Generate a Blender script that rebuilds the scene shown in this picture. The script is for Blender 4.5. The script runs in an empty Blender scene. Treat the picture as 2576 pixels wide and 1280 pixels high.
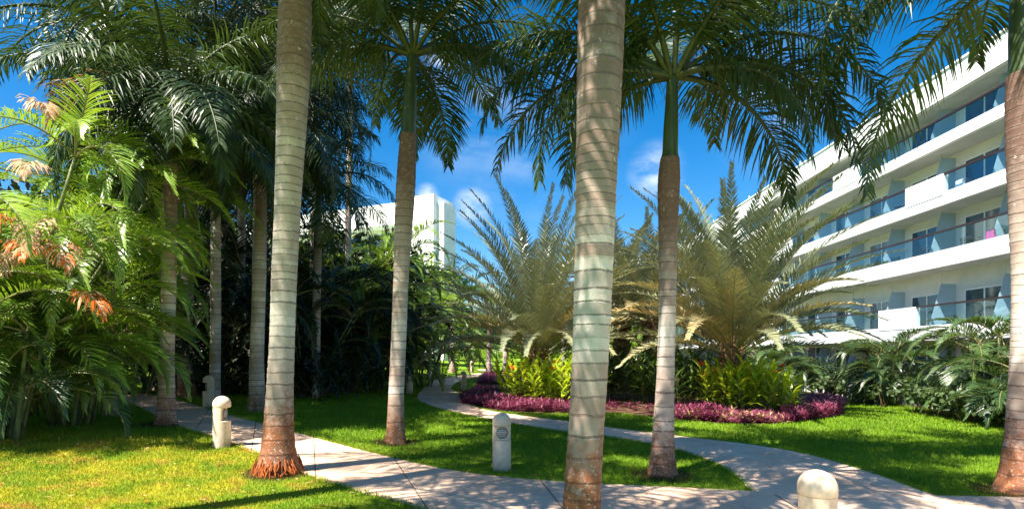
import bpy, math, random
import numpy as np
from math import radians as R
random.seed(7)
rng = np.random.default_rng(7)
scene = bpy.context.scene
col = scene.collection

# ------------------------------------------------------------------ camera
F, CX, HY, EYE = 1400.0, 1295.0, 890.0, 1.6      # focal length and horizon in units of a 2576 px wide frame
cam = bpy.data.cameras.new('camera'); camo = bpy.data.objects.new('camera', cam); col.objects.link(camo)
cam.sensor_width = 36; cam.lens = 36*F/2576; cam.clip_end = 3000; cam.clip_start = .05
cam.shift_x = (1288-CX)/2576; cam.shift_y = (HY-640)/2576
camo.location = (0, 0, EYE); camo.rotation_euler = (R(90), 0, 0)
scene.camera = camo
# ------------------------------------------------------------------ sun, sky, exposure
SUN_EL, SUN_AZ = 57.0, -136.0        # azimuth counter-clockwise from +X (the camera looks along +Y)
sd = np.array([math.cos(R(SUN_EL))*math.cos(R(SUN_AZ)), math.cos(R(SUN_EL))*math.sin(R(SUN_AZ)), math.sin(R(SUN_EL))])
sun = bpy.data.lights.new('sun', 'SUN'); sun.energy = 5.0; sun.angle = R(.5); sun.color = (1, .93, .82)
suno = bpy.data.objects.new('sun', sun); col.objects.link(suno)
suno.rotation_euler = (R(90-SUN_EL), 0, R(SUN_AZ+90))
scene.view_settings.view_transform = 'Standard'; scene.view_settings.look = 'None'
scene.view_settings.exposure = 1.58; scene.view_settings.gamma = 1
w = bpy.data.worlds.new('World'); scene.world = w; w.use_nodes = True
nt = w.node_tree; nt.nodes.clear()
def nn(nt, t, **k):
    n = nt.nodes.new(t)
    for a, b in k.items(): setattr(n, a, b)
    return n
wo = nn(nt, 'ShaderNodeOutputWorld'); bg = nn(nt, 'ShaderNodeBackground'); bg.inputs[1].default_value = .072
sky = nn(nt, 'ShaderNodeTexSky', sky_type='NISHITA', sun_disc=False)
sky.sun_elevation = R(SUN_EL); sky.sun_rotation = R(90-SUN_AZ); sky.air_density = 1.0; sky.dust_density = .4; sky.ozone_density = 2.5
hs = nn(nt, 'ShaderNodeHueSaturation'); hs.inputs['Saturation'].default_value = 1.48; hs.inputs['Value'].default_value = .95
nt.links.new(sky.outputs[0], hs.inputs['Color'])
tc = nn(nt, 'ShaderNodeTexCoord')
no = nn(nt, 'ShaderNodeTexNoise'); no.inputs['Scale'].default_value = 7; no.inputs['Detail'].default_value = 9; no.inputs['Roughness'].default_value = .58
mp = nn(nt, 'ShaderNodeMapping'); mp.inputs['Scale'].default_value = (1, 1, 2.2); mp.inputs['Location'].default_value = (.3, .1, .2)
nt.links.new(tc.outputs['Generated'], mp.inputs[0]); nt.links.new(mp.outputs[0], no.inputs[0])
# small clouds: soft round regions of the sky (directions), broken up by noise
def skydir(px, py):
    v = np.array([(px-CX)/F, 1, -(py-HY)/F]); return v/np.linalg.norm(v)
acc = None
for (px, py, rad, amt) in ((1112, 170, .034, 1), (1190, 522, .035, 1.0), (1075, 492, .02, 1.2), (1650, 430, .045, .9), (1540, 790, .10, 1.0), (1970, 385, .03, .5), (1225, 260, .05, .3), (1960, 260, .10, .3), (1330, 330, .16, .22), (1180, 330, .10, .2)):
    d = skydir(px, py)
    vm = nn(nt, 'ShaderNodeVectorMath', operation='DISTANCE'); vm.inputs[1].default_value = tuple(d)
    nt.links.new(tc.outputs['Generated'], vm.inputs[0])
    mr = nn(nt, 'ShaderNodeMapRange', interpolation_type='SMOOTHSTEP'); mr.inputs['From Min'].default_value = rad*1.25; mr.inputs['From Max'].default_value = 0
    mr.inputs['To Min'].default_value = 0; mr.inputs['To Max'].default_value = amt
    nt.links.new(vm.outputs['Value'], mr.inputs['Value'])
    if acc is None: acc = mr.outputs[0]
    else:
        mx = nn(nt, 'ShaderNodeMath', operation='MAXIMUM'); nt.links.new(acc, mx.inputs[0]); nt.links.new(mr.outputs[0], mx.inputs[1]); acc = mx.outputs[0]
nr = nn(nt, 'ShaderNodeMapRange', interpolation_type='SMOOTHSTEP'); nr.inputs['From Min'].default_value = .36; nr.inputs['From Max'].default_value = .68
nt.links.new(no.outputs[0], nr.inputs['Value'])
ml = nn(nt, 'ShaderNodeMath', operation='MULTIPLY', use_clamp=True); nt.links.new(acc, ml.inputs[0]); nt.links.new(nr.outputs[0], ml.inputs[1])
mc = nn(nt, 'ShaderNodeMix', data_type='RGBA'); nt.links.new(ml.outputs[0], mc.inputs['Factor'])
nt.links.new(hs.outputs[0], mc.inputs['A']); mc.inputs['B'].default_value = (6.5, 7.0, 7.6, 1)
nt.links.new(mc.outputs['Result'], bg.inputs[0]); nt.links.new(bg.outputs[0], wo.inputs[0])

# ------------------------------------------------------------------ ground height and picture <-> place
def terrain(x, y):
    x = np.asarray(x, float); y = np.asarray(y, float)
    s = -x-1.2
    rise = .05*np.log1p(np.exp(np.clip(s*1.6, -30, 30)))/1.6
    rise = np.minimum(rise, .6)
    back = .022*np.log1p(np.exp(np.clip((y-24)*.5, -30, 30)))/.5
    back = np.minimum(back, .5)
    return rise*np.clip(y/6, 0, 1) + back
def at(px, py, Y): return np.array([(px-CX)/F*Y, Y, EYE-(py-HY)/F*Y])
def ground(px, py):
    Y = 5.0
    for _ in range(60):
        z = float(terrain((px-CX)/F*Y, Y)); Yn = F*(EYE-z)/max(py-HY, 4)
        Y = .5*Y+.5*min(Yn, 120)
    return np.array([(px-CX)/F*Y, Y, float(terrain((px-CX)/F*Y, Y))])

# ------------------------------------------------------------------ materials
def mat(name): 
    m = bpy.data.materials.new(name); m.use_nodes = True; m.node_tree.nodes.clear()
    o = nn(m.node_tree, 'ShaderNodeOutputMaterial'); return m, m.node_tree, o
def L(nt, a, b): nt.links.new(a, b)
def noise(nt, scale, detail=4, rough=.55, vec=None, dim=None):
    n = nn(nt, 'ShaderNodeTexNoise'); n.inputs['Scale'].default_value = scale; n.inputs['Detail'].default_value = detail; n.inputs['Roughness'].default_value = rough
    if vec is not None: L(nt, vec, n.inputs['Vector'])
    return n.outputs[0]
def rng_(nt, v, a, b, c=0, d=1, smooth=True):
    n = nn(nt, 'ShaderNodeMapRange', interpolation_type='SMOOTHSTEP' if smooth else 'LINEAR')
    for k, x in zip(('From Min', 'From Max', 'To Min', 'To Max'), (a, b, c, d)): n.inputs[k].default_value = x
    L(nt, v, n.inputs['Value']); return n.outputs[0]
def mixc(nt, f, a, b, mode='MIX'):
    n = nn(nt, 'ShaderNodeMix', data_type='RGBA', blend_type=mode)
    for k, x in (('Factor', f), ('A', a), ('B', b)):
        if isinstance(x, (tuple, list)): n.inputs[k].default_value = (*x, 1) if len(x) == 3 else x
        elif isinstance(x, (int, float)): n.inputs[k].default_value = x
        else: L(nt, x, n.inputs[k])
    return n.outputs['Result']
def mth(nt, op, a, b=None, clamp=False):
    n = nn(nt, 'ShaderNodeMath', operation=op, use_clamp=clamp)
    for i, x in enumerate((a, b)):
        if x is None: continue
        if isinstance(x, (int, float)): n.inputs[i].default_value = x
        else: L(nt, x, n.inputs[i])
    return n.outputs[0]
def objco(nt): return nn(nt, 'ShaderNodeTexCoord').outputs['Object']
def geo(nt): return nn(nt, 'ShaderNodeNewGeometry').outputs['Position']
def attr(nt, a): return nn(nt, 'ShaderNodeAttribute', attribute_name=a).outputs['Fac']
def bump(nt, h, dist=.01, strength=.5):
    b = nn(nt, 'ShaderNodeBump'); b.inputs['Distance'].default_value = dist; b.inputs['Strength'].default_value = strength; L(nt, h, b.inputs['Height']); return b.outputs[0]
def principled(nt, out, colr, rough=.6, spec=.4, nrm=None, metal=0):
    p = nn(nt, 'ShaderNodeBsdfPrincipled')
    if isinstance(colr, (tuple, list)): p.inputs['Base Color'].default_value = (*colr, 1)
    else: L(nt, colr, p.inputs['Base Color'])
    if isinstance(rough, (int, float)): p.inputs['Roughness'].default_value = rough
    else: L(nt, rough, p.inputs['Roughness'])
    p.inputs['Specular IOR Level'].default_value = spec; p.inputs['Metallic'].default_value = metal
    if nrm is not None: L(nt, nrm, p.inputs['Normal'])
    if out is not None: L(nt, p.outputs[0], out.inputs[0])
    return p.outputs[0]
def leafmat(name, c1, c2, c3=None, trans=.25, rough=.38, spec=.5, tcol=None):
    """Leaf colour runs c1 -> c2 with the attribute v of each leaf; c3 where v > 1 (dry leaves)."""
    m, nt, o = mat(name)
    v = attr(nt, 'v'); c = mixc(nt, rng_(nt, v, 0, 1, smooth=False), c1, c2)
    nz = noise(nt, 3.0, 3, vec=geo(nt)); c = mixc(nt, rng_(nt, nz, .3, .7, 0, .35), c, (c2[0]*1.15, c2[1]*1.1, c2[2]*.8))
    if c3: c = mixc(nt, rng_(nt, v, 1.0, 1.6), c, c3)
    p = principled(nt, None, c, rough, spec)
    t = nn(nt, 'ShaderNodeBsdfTranslucent')
    L(nt, mixc(nt, .6, c, tcol or (c2[0]*1.9, c2[1]*1.7, c2[2]*.5)), t.inputs[0])
    mx = nn(nt, 'ShaderNodeMixShader'); mx.inputs[0].default_value = trans
    L(nt, p, mx.inputs[1]); L(nt, t.outputs[0], mx.inputs[2]); L(nt, mx.outputs[0], o.inputs[0])
    return m
M = {}
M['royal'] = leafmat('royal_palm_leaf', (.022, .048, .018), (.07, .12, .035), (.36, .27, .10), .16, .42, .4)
M['royal_shaded'] = leafmat('royal_palm_leaf_shaded', (.014, .028, .012), (.040, .068, .022), (.2, .15, .06), .12, .5, .3)  # darker copy of the frond green, with the grove's shade put into the colour
M['areca'] = leafmat('areca_leaf', (.05, .13, .02), (.30, .46, .06), (.45, .24, .09), .26, .32, .6)
M['areca_mid'] = leafmat('areca_leaf_half_shade', (.022, .055, .02), (.085, .15, .04), (.3, .2, .08), .22, .38, .45)  # areca green darkened so that the colour itself carries some shade
M['areca_deep_shade'] = leafmat('areca_leaf_deep_shade', (.008, .018, .008), (.028, .052, .018), (.1, .08, .03), .12, .4, .4)  # near-black areca green: deep shade painted into the leaf colour
M['dry'] = leafmat('dry_frond', (.42, .28, .17), (.60, .42, .27), (.75, .17, .02), .2, .6, .2, (.6, .3, .08))
M['date'] = leafmat('date_palm_leaf', (.085, .12, .08), (.26, .28, .165), (.52, .34, .13), .07, .32, .9)
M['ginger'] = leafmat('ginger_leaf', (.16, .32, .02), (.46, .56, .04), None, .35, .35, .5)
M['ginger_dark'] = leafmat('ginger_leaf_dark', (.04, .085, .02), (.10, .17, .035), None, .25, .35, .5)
M['purple'] = leafmat('purple_leaf', (.09, .016, .04), (.32, .09, .165), (.35, .3, .09), .25, .4, .4, (.45, .03, .14))
M['bush'] = leafmat('bush_leaf', (.05, .10, .02), (.15, .25, .04), None, .3, .45, .4)
M['bush_bright'] = leafmat('bush_leaf_bright', (.14, .26, .03), (.30, .42, .06), None, .35, .5, .3)
M['hedge'] = leafmat('hedge_leaf', (.035, .065, .03), (.10, .15, .06), None, .2, .5, .3)
M['wood_dark'] = leafmat('wood_leaf_deep_shade', (.006, .012, .006), (.02, .036, .014), None, .1, .5, .3)  # the black shade behind the grove is held in this leaf colour
M['flower'] = leafmat('red_flower', (.55, .06, .02), (.75, .16, .02), None, .3, .5, .3)

def plain(name, c, rough=.6, spec=.4, nscale=None, namt=.15, bscale=None, bdist=.003, metal=0):
    m, nt, o = mat(name); cc = c; nr = None
    if nscale: cc = mixc(nt, rng_(nt, noise(nt, nscale, 6, .6, objco(nt)), .3, .7), tuple(x*(1-namt) for x in c), tuple(min(1, x*(1+namt)) for x in c))
    if bscale: nr = bump(nt, noise(nt, bscale, 4, .6, objco(nt)), bdist, .6)
    principled(nt, o, cc, rough, spec, nr, metal); return m
M['shaft'] = None
def shaft_mat():
    m, nt, o = mat('crownshaft_green'); oc = objco(nt)
    mpn = nn(nt, 'ShaderNodeMapping'); mpn.inputs['Scale'].default_value = (14, 14, .8); L(nt, oc, mpn.inputs[0])
    c = mixc(nt, rng_(nt, noise(nt, 1.5, 5, .6, mpn.outputs[0]), .3, .7), (.03, .055, .022), (.07, .105, .04))
    c = mixc(nt, attr(nt, 'v'), c, (.24, .22, .04))
    c = mixc(nt, rng_(nt, noise(nt, 9, 5, .7, oc), .62, .72), c, (.20, .15, .08))
    principled(nt, o, c, .42, .45, bump(nt, noise(nt, 2, 4, .5, mpn.outputs[0]), .004, .5)); return m
M['shaft'] = shaft_mat()
def trunk_mat():
    m, nt, o = mat('ringed_palm_bark'); oc = objco(nt)
    ph = attr(nt, 'phase'); red = attr(nt, 'red'); up = attr(nt, 'up')
    # ring scars: thin dark lines at whole phases, wavering a little
    wob = mth(nt, 'MULTIPLY', mth(nt, 'SUBTRACT', noise(nt, 5, 3, .6, oc), .5), .35)
    fr = mth(nt, 'FRACT', mth(nt, 'ADD', ph, wob))
    wl = nn(nt, 'ShaderNodeTexWhiteNoise', noise_dimensions='1D'); L(nt, mth(nt, 'FLOOR', mth(nt, 'ADD', ph, wob)), wl.inputs['W'])
    dd = mth(nt, 'ABSOLUTE', mth(nt, 'SUBTRACT', fr, mth(nt, 'ADD', .38, mth(nt, 'MULTIPLY', wl.outputs['Value'], .24))))
    line = rng_(nt, mth(nt, 'ADD', dd, mth(nt, 'MULTIPLY', mth(nt, 'SUBTRACT', noise(nt, 60, 4, .7, oc), .5), .10)), .035, .10, 1, 0)
    line = mth(nt, 'MULTIPLY', line, rng_(nt, wl.outputs['Color'], .0, .6, .35, 1))
    line = mth(nt, 'MULTIPLY', line, rng_(nt, noise(nt, 22, 4, .7, oc), .30, .48))
    mpn = nn(nt, 'ShaderNodeMapping'); mpn.inputs['Scale'].default_value = (3, 3, 1.2); L(nt, oc, mpn.inputs[0])
    big = noise(nt, 1.0, 5, .6, mpn.outputs[0]); fine = noise(nt, 90, 5, .75, oc); mid = noise(nt, 14, 6, .7, oc)
    c = mixc(nt, rng_(nt, big, .35, .65), (.53, .45, .385), (.82, .735, .65))
    # each band between two scars has its own shade
    wn = nn(nt, 'ShaderNodeTexWhiteNoise', noise_dimensions='1D'); L(nt, mth(nt, 'FLOOR', mth(nt, 'ADD', mth(nt, 'ADD', ph, wob), .5)), wn.inputs['W'])
    c = mixc(nt, mth(nt, 'MULTIPLY', wn.outputs['Value'], .45), c, (.34, .27, .22))
    lo = nn(nt, 'ShaderNodeMapping'); lo.inputs['Scale'].default_value = (.6, .6, .75); L(nt, oc, lo.inputs[0])
    c = mixc(nt, mth(nt, 'MULTIPLY', rng_(nt, mth(nt, 'ADD', noise(nt, 1.0, 3, .5, lo.outputs[0]), mth(nt, 'MULTIPLY', wn.outputs['Value'], .12)),  .46, .62), attr(nt, 'mott')), c, (.27, .155, .115))
    c = mixc(nt, mth(nt, 'MULTIPLY', up, rng_(nt, mid, .25, .6, .6, 1)), c, (.17, .10, .08))
    c = mixc(nt, rng_(nt, fine, .55, .75, 0, .45), c, (.22, .19, .16))
    vs = nn(nt, 'ShaderNodeMapping'); vs.inputs['Scale'].default_value = (16, 16, 1.6); L(nt, oc, vs.inputs[0])
    c = mixc(nt, rng_(nt, noise(nt, 1.0, 6, .7, vs.outputs[0]), .52, .74, 0, .35), c, (.34, .25, .20))
    c = mixc(nt, rng_(nt, noise(nt, 7, 7, .75, oc), .60, .66, 0, .55), c, (.74, .72, .66))
    c = mixc(nt, mth(nt, 'MULTIPLY', line, .8), c, (.13, .10, .08))
    redf = mth(nt, 'ADD', red, mth(nt, 'ADD', mth(nt, 'MULTIPLY', mth(nt, 'SUBTRACT', mid, .5), .9), mth(nt, 'MULTIPLY', mth(nt, 'SUBTRACT', big, .5), .8)))
    rc = mixc(nt, rng_(nt, big, .3, .7), (.36, .12, .045), (.20, .10, .06))
    spk = rng_(nt, noise(nt, 38, 5, .7, oc), .57, .63)
    rc = mixc(nt, mth(nt, 'MULTIPLY', spk, .75), rc, (.62, .52, .40))
    rc = mixc(nt, mth(nt, 'MULTIPLY', line, .4), rc, (.06, .03, .02))
    c = mixc(nt, rng_(nt, redf, .28, .75), c, rc)
    h = mth(nt, 'ADD', mth(nt, 'MULTIPLY', line, -.7), mth(nt, 'MULTIPLY', fine, .6))
    principled(nt, o, c, .78, .25, bump(nt, h, .008, .7)); return m
M['trunk'] = trunk_mat()
def root_mat():
    m, nt, o = mat('root_mass'); oc = objco(nt)
    c = mixc(nt, rng_(nt, noise(nt, 25, 5, .7, oc), .3, .7), (.12, .03, .012), (.55, .15, .03))
    principled(nt, o, c, .85, .2, bump(nt, noise(nt, 40, 5, .7, oc), .02, .9)); return m
M['root'] = root_mat()
M['stalk'] = plain('green_frond_stalk', (.055, .075, .03), .5, .4, 8, .3)
M['fibre'] = plain('fibrous_bark', (.20, .12, .065), .9, .2, 18, .6, 30, .03)
M['cane'] = plain('palm_cane', (.14, .16, .06), .5, .4, 6, .5)
M['stem'] = plain('brown_stem', (.12, .075, .04), .8, .3, 8, .4)
def grass_mat(name, blades):
    m, nt, o = mat(name); g = geo(nt)
    sx = nn(nt, 'ShaderNodeSeparateXYZ'); L(nt, g, sx.inputs[0])
    a = noise(nt, .55, 5, .6, g); b = noise(nt, 9, 5, .65, g)
    c = mixc(nt, rng_(nt, a, .35, .65), (.14, .28, .012), (.24, .40, .02))
    c = mixc(nt, rng_(nt, b, .35, .7, 0, .5), c, (.32, .42, .03))
    c = mixc(nt, rng_(nt, noise(nt, 1.1, 7, .72, g), .56, .70, 0, .45), c, (.34, .33, .06))
    # the lawn at the near left is drier and yellower
    dry = mth(nt, 'MULTIPLY', rng_(nt, sx.outputs[0], -1.0, -3.6), rng_(nt, sx.outputs[1], 10, 8))
    dn = rng_(nt, noise(nt, 1.6, 6, .68, g), .36, .64, .05, .95)
    c = mixc(nt, mth(nt, 'MULTIPLY', dry, dn), c, (.60, .53, .035))
    c = mixc(nt, mth(nt, 'MULTIPLY', dry, rng_(nt, noise(nt, 2.7, 6, .7, g), .52, .66)), c, (.62, .36, .07))
    # worn bare soil round the feet of the palms
    for (bx, by, br) in ((-3.0, 7.05, .36), (-2.07, 9.7, .34), (1.95, 7.35, .34), (5.82, 6.4, .40), (-6.53, 10.4, .36)):
        vd = nn(nt, 'ShaderNodeVectorMath', operation='DISTANCE'); cb = nn(nt, 'ShaderNodeCombineXYZ'); L(nt, sx.outputs[0], cb.inputs[0]); L(nt, sx.outputs[1], cb.inputs[1])
        L(nt, cb.outputs[0], vd.inputs[0]); vd.inputs[1].default_value = (bx, by, 0)
        dd = mth(nt, 'ADD', vd.outputs['Value'], mth(nt, 'MULTIPLY', mth(nt, 'SUBTRACT', noise(nt, 6, 4, .7, g), .5), .5))
        c = mixc(nt, rng_(nt, dd, br+.14, br, 0, .85), c, (.10, .055, .03))
    if blades:
        v = attr(nt, 'v'); c = mixc(nt, mth(nt, 'MULTIPLY', v, .4), c, (.03, .10, .006))
        p = principled(nt, None, c, .5, .2)
        t = nn(nt, 'ShaderNodeBsdfTranslucent'); L(nt, c, t.inputs[0]); mx = nn(nt, 'ShaderNodeMixShader'); mx.inputs[0].default_value = .35
        L(nt, p, mx.inputs[1]); L(nt, t.outputs[0], mx.inputs[2]); L(nt, mx.outputs[0], o.inputs[0])
    else:
        f = noise(nt, 70, 4, .7, g)
        c = mixc(nt, rng_(nt, f, .35, .65, .55, 0), c, (.03, .07, .008))
        principled(nt, o, c, .9, .1, bump(nt, f, .03, .9))
    return m
M['lawn'] = grass_mat('lawn_ground', False); M['blades'] = grass_mat('grass_blades', True)
def concrete():
    m, nt, o = mat('path_concrete'); g = geo(nt)
    a = noise(nt, .8, 6, .65, g); b = noise(nt, 12, 6, .7, g); f = noise(nt, 160, 3, .7, g)
    c = mixc(nt, rng_(nt, a, .3, .7), (.66, .43, .285), (.82, .60, .43))
    c = mixc(nt, rng_(nt, b, .5, .75, 0, .5), c, (.34, .24, .19))
    c = mixc(nt, rng_(nt, f, .55, .75, 0, .35), c, (.30, .23, .19))
    c = mixc(nt, rng_(nt, noise(nt, 2.2, 8, .75, g), .56, .70, 0, .6), c, (.33, .20, .13))
    principled(nt, o, c, .85, .25, bump(nt, mth(nt, 'ADD', b, mth(nt, 'MULTIPLY', f, .5)), .005, .5)); return m
M['path'] = concrete()
M['mulch'] = plain('dark_mulch', (.055, .038, .024), .95, .1, 5, .5, 20, .02)
M['joint'] = plain('path_joint', (.13, .09, .07), .9, .1)
M['soil'] = plain('bed_soil', (.09, .05, .03), .95, .1, 3, .5, 20, .03)
def white_wall():
    m, nt, o = mat('white_render'); g = geo(nt)
    c = mixc(nt, rng_(nt, noise(nt, .7, 6, .6, g), .3, .7), (.76, .77, .77), (.84, .85, .85))
    sp = rng_(nt, noise(nt, 9, 2, .5, g), .70, .73)
    c = mixc(nt, mth(nt, 'MULTIPLY', sp, .8), c, (.25, .24, .22))
    mpn = nn(nt, 'ShaderNodeMapping'); mpn.inputs['Scale'].default_value = (2, 2, .25); L(nt, g, mpn.inputs[0])
    c = mixc(nt, rng_(nt, noise(nt, 1.5, 6, .7, mpn.outputs[0]), .55, .8, 0, .35), c, (.55, .53, .48))
    principled(nt, o, c, .8, .2, bump(nt, noise(nt, 20, 4, .6, g), .004, .4)); return m
M['white'] = white_wall()
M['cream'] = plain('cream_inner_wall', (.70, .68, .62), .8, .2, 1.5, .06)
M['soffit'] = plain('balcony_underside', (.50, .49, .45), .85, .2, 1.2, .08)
M['frame'] = plain('white_frame', (.75, .75, .73), .45, .4)
M['rail'] = plain('dark_handrail', (.03, .014, .014), .4, .5)
M['metal'] = plain('steel_fitting', (.35, .35, .35), .35, .5, metal=1)
M['black'] = plain('dark_wicker', (.02, .018, .016), .6, .4)
M['pink'] = plain('pink_towel', (.80, .05, .28), .8, .2)
M['whitecloth'] = plain('pale_towel', (.55, .62, .72), .8, .2)
def dark_glass():
    m, nt, o = mat('dark_window_glass'); g = geo(nt)
    c = mixc(nt, rng_(nt, noise(nt, .5, 3, .5, g), .3, .7), (.012, .03, .045), (.03, .075, .10))
    oi = nn(nt, 'ShaderNodeObjectInfo'); sp = nn(nt, 'ShaderNodeSeparateXYZ'); L(nt, g, sp.inputs[0])
    fold = mth(nt, 'MULTIPLY', mth(nt, 'ADD', mth(nt, 'SINE', mth(nt, 'MULTIPLY', sp.outputs[1], 42)), 1), .5)
    cu = mixc(nt, fold, (.10, .115, .12), (.24, .26, .26))
    # drawn curtains behind the glass of some rooms
    c = mixc(nt, mth(nt, 'MULTIPLY', rng_(nt, oi.outputs['Random'], .52, .56), rng_(nt, noise(nt, .45, 1, .5, g), .44, .46)), c, cu)
    principled(nt, o, c, .04, .8); return m
M['glass'] = dark_glass()
def clear_glass():
    m, nt, o = mat('balustrade_glass')
    t = nn(nt, 'ShaderNodeBsdfTransparent'); t.inputs[0].default_value = (.78, .91, .95, 1)
    g = nn(nt, 'ShaderNodeBsdfGlossy'); g.inputs['Roughness'].default_value = .02; g.inputs[0].default_value = (.9, .97, 1, 1)
    ge = nn(nt, 'ShaderNodeNewGeometry'); dp = nn(nt, 'ShaderNodeVectorMath', operation='DOT_PRODUCT'); L(nt, ge.outputs['Incoming'], dp.inputs[0]); L(nt, ge.outputs['Normal'], dp.inputs[1])
    gz = mth(nt, 'POWER', mth(nt, 'SUBTRACT', 1, mth(nt, 'ABSOLUTE', dp.outputs['Value'])), 4)
    mx = nn(nt, 'ShaderNodeMixShader'); L(nt, mth(nt, 'ADD', .04, mth(nt, 'MULTIPLY', gz, .6)), mx.inputs[0])
    L(nt, t.outputs[0], mx.inputs[1]); L(nt, g.outputs[0], mx.inputs[2]); L(nt, mx.outputs[0], o.inputs[0]); return m
M['clear'] = clear_glass()
def frosted():
    m, nt, o = mat('frosted_glass'); c = (.46, .58, .66)
    p = principled(nt, None, c, .35, .5); t = nn(nt, 'ShaderNodeBsdfTranslucent'); t.inputs[0].default_value = (.5, .66, .74, 1)
    mx = nn(nt, 'ShaderNodeMixShader'); mx.inputs[0].default_value = .45
    L(nt, p, mx.inputs[1]); L(nt, t.outputs[0], mx.inputs[2]); L(nt, mx.outputs[0], o.inputs[0]); return m
M['frosted'] = frosted()
def bollard_mat():
    m, nt, o = mat('bollard_cast_stone'); oc = objco(nt)
    c = mixc(nt, rng_(nt, noise(nt, 3, 6, .65, oc), .3, .7), (.68, .52, .38), (.80, .66, .50))
    c = mixc(nt, rng_(nt, noise(nt, 11, 7, .75, oc), .48, .72, 0, .65), c, (.40, .31, .23))
    sx = nn(nt, 'ShaderNodeSeparateXYZ'); L(nt, oc, sx.inputs[0])
    st = mth(nt, 'MULTIPLY', rng_(nt, sx.outputs[2], .30, .0), rng_(nt, noise(nt, 8, 6, .7, oc), .35, .6))
    c = mixc(nt, mth(nt, 'MULTIPLY', st, .7), c, (.36, .22, .14))
    principled(nt, o, c, .7, .3, bump(nt, noise(nt, 50, 5, .7, oc), .004, .5)); return m
M['bollard'] = bollard_mat()
M['lens'] = plain('lamp_lens', (.55, .52, .46), .3, .5)
M['louvre'] = plain('lamp_louvre', (.20, .19, .17), .5, .4)

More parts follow.
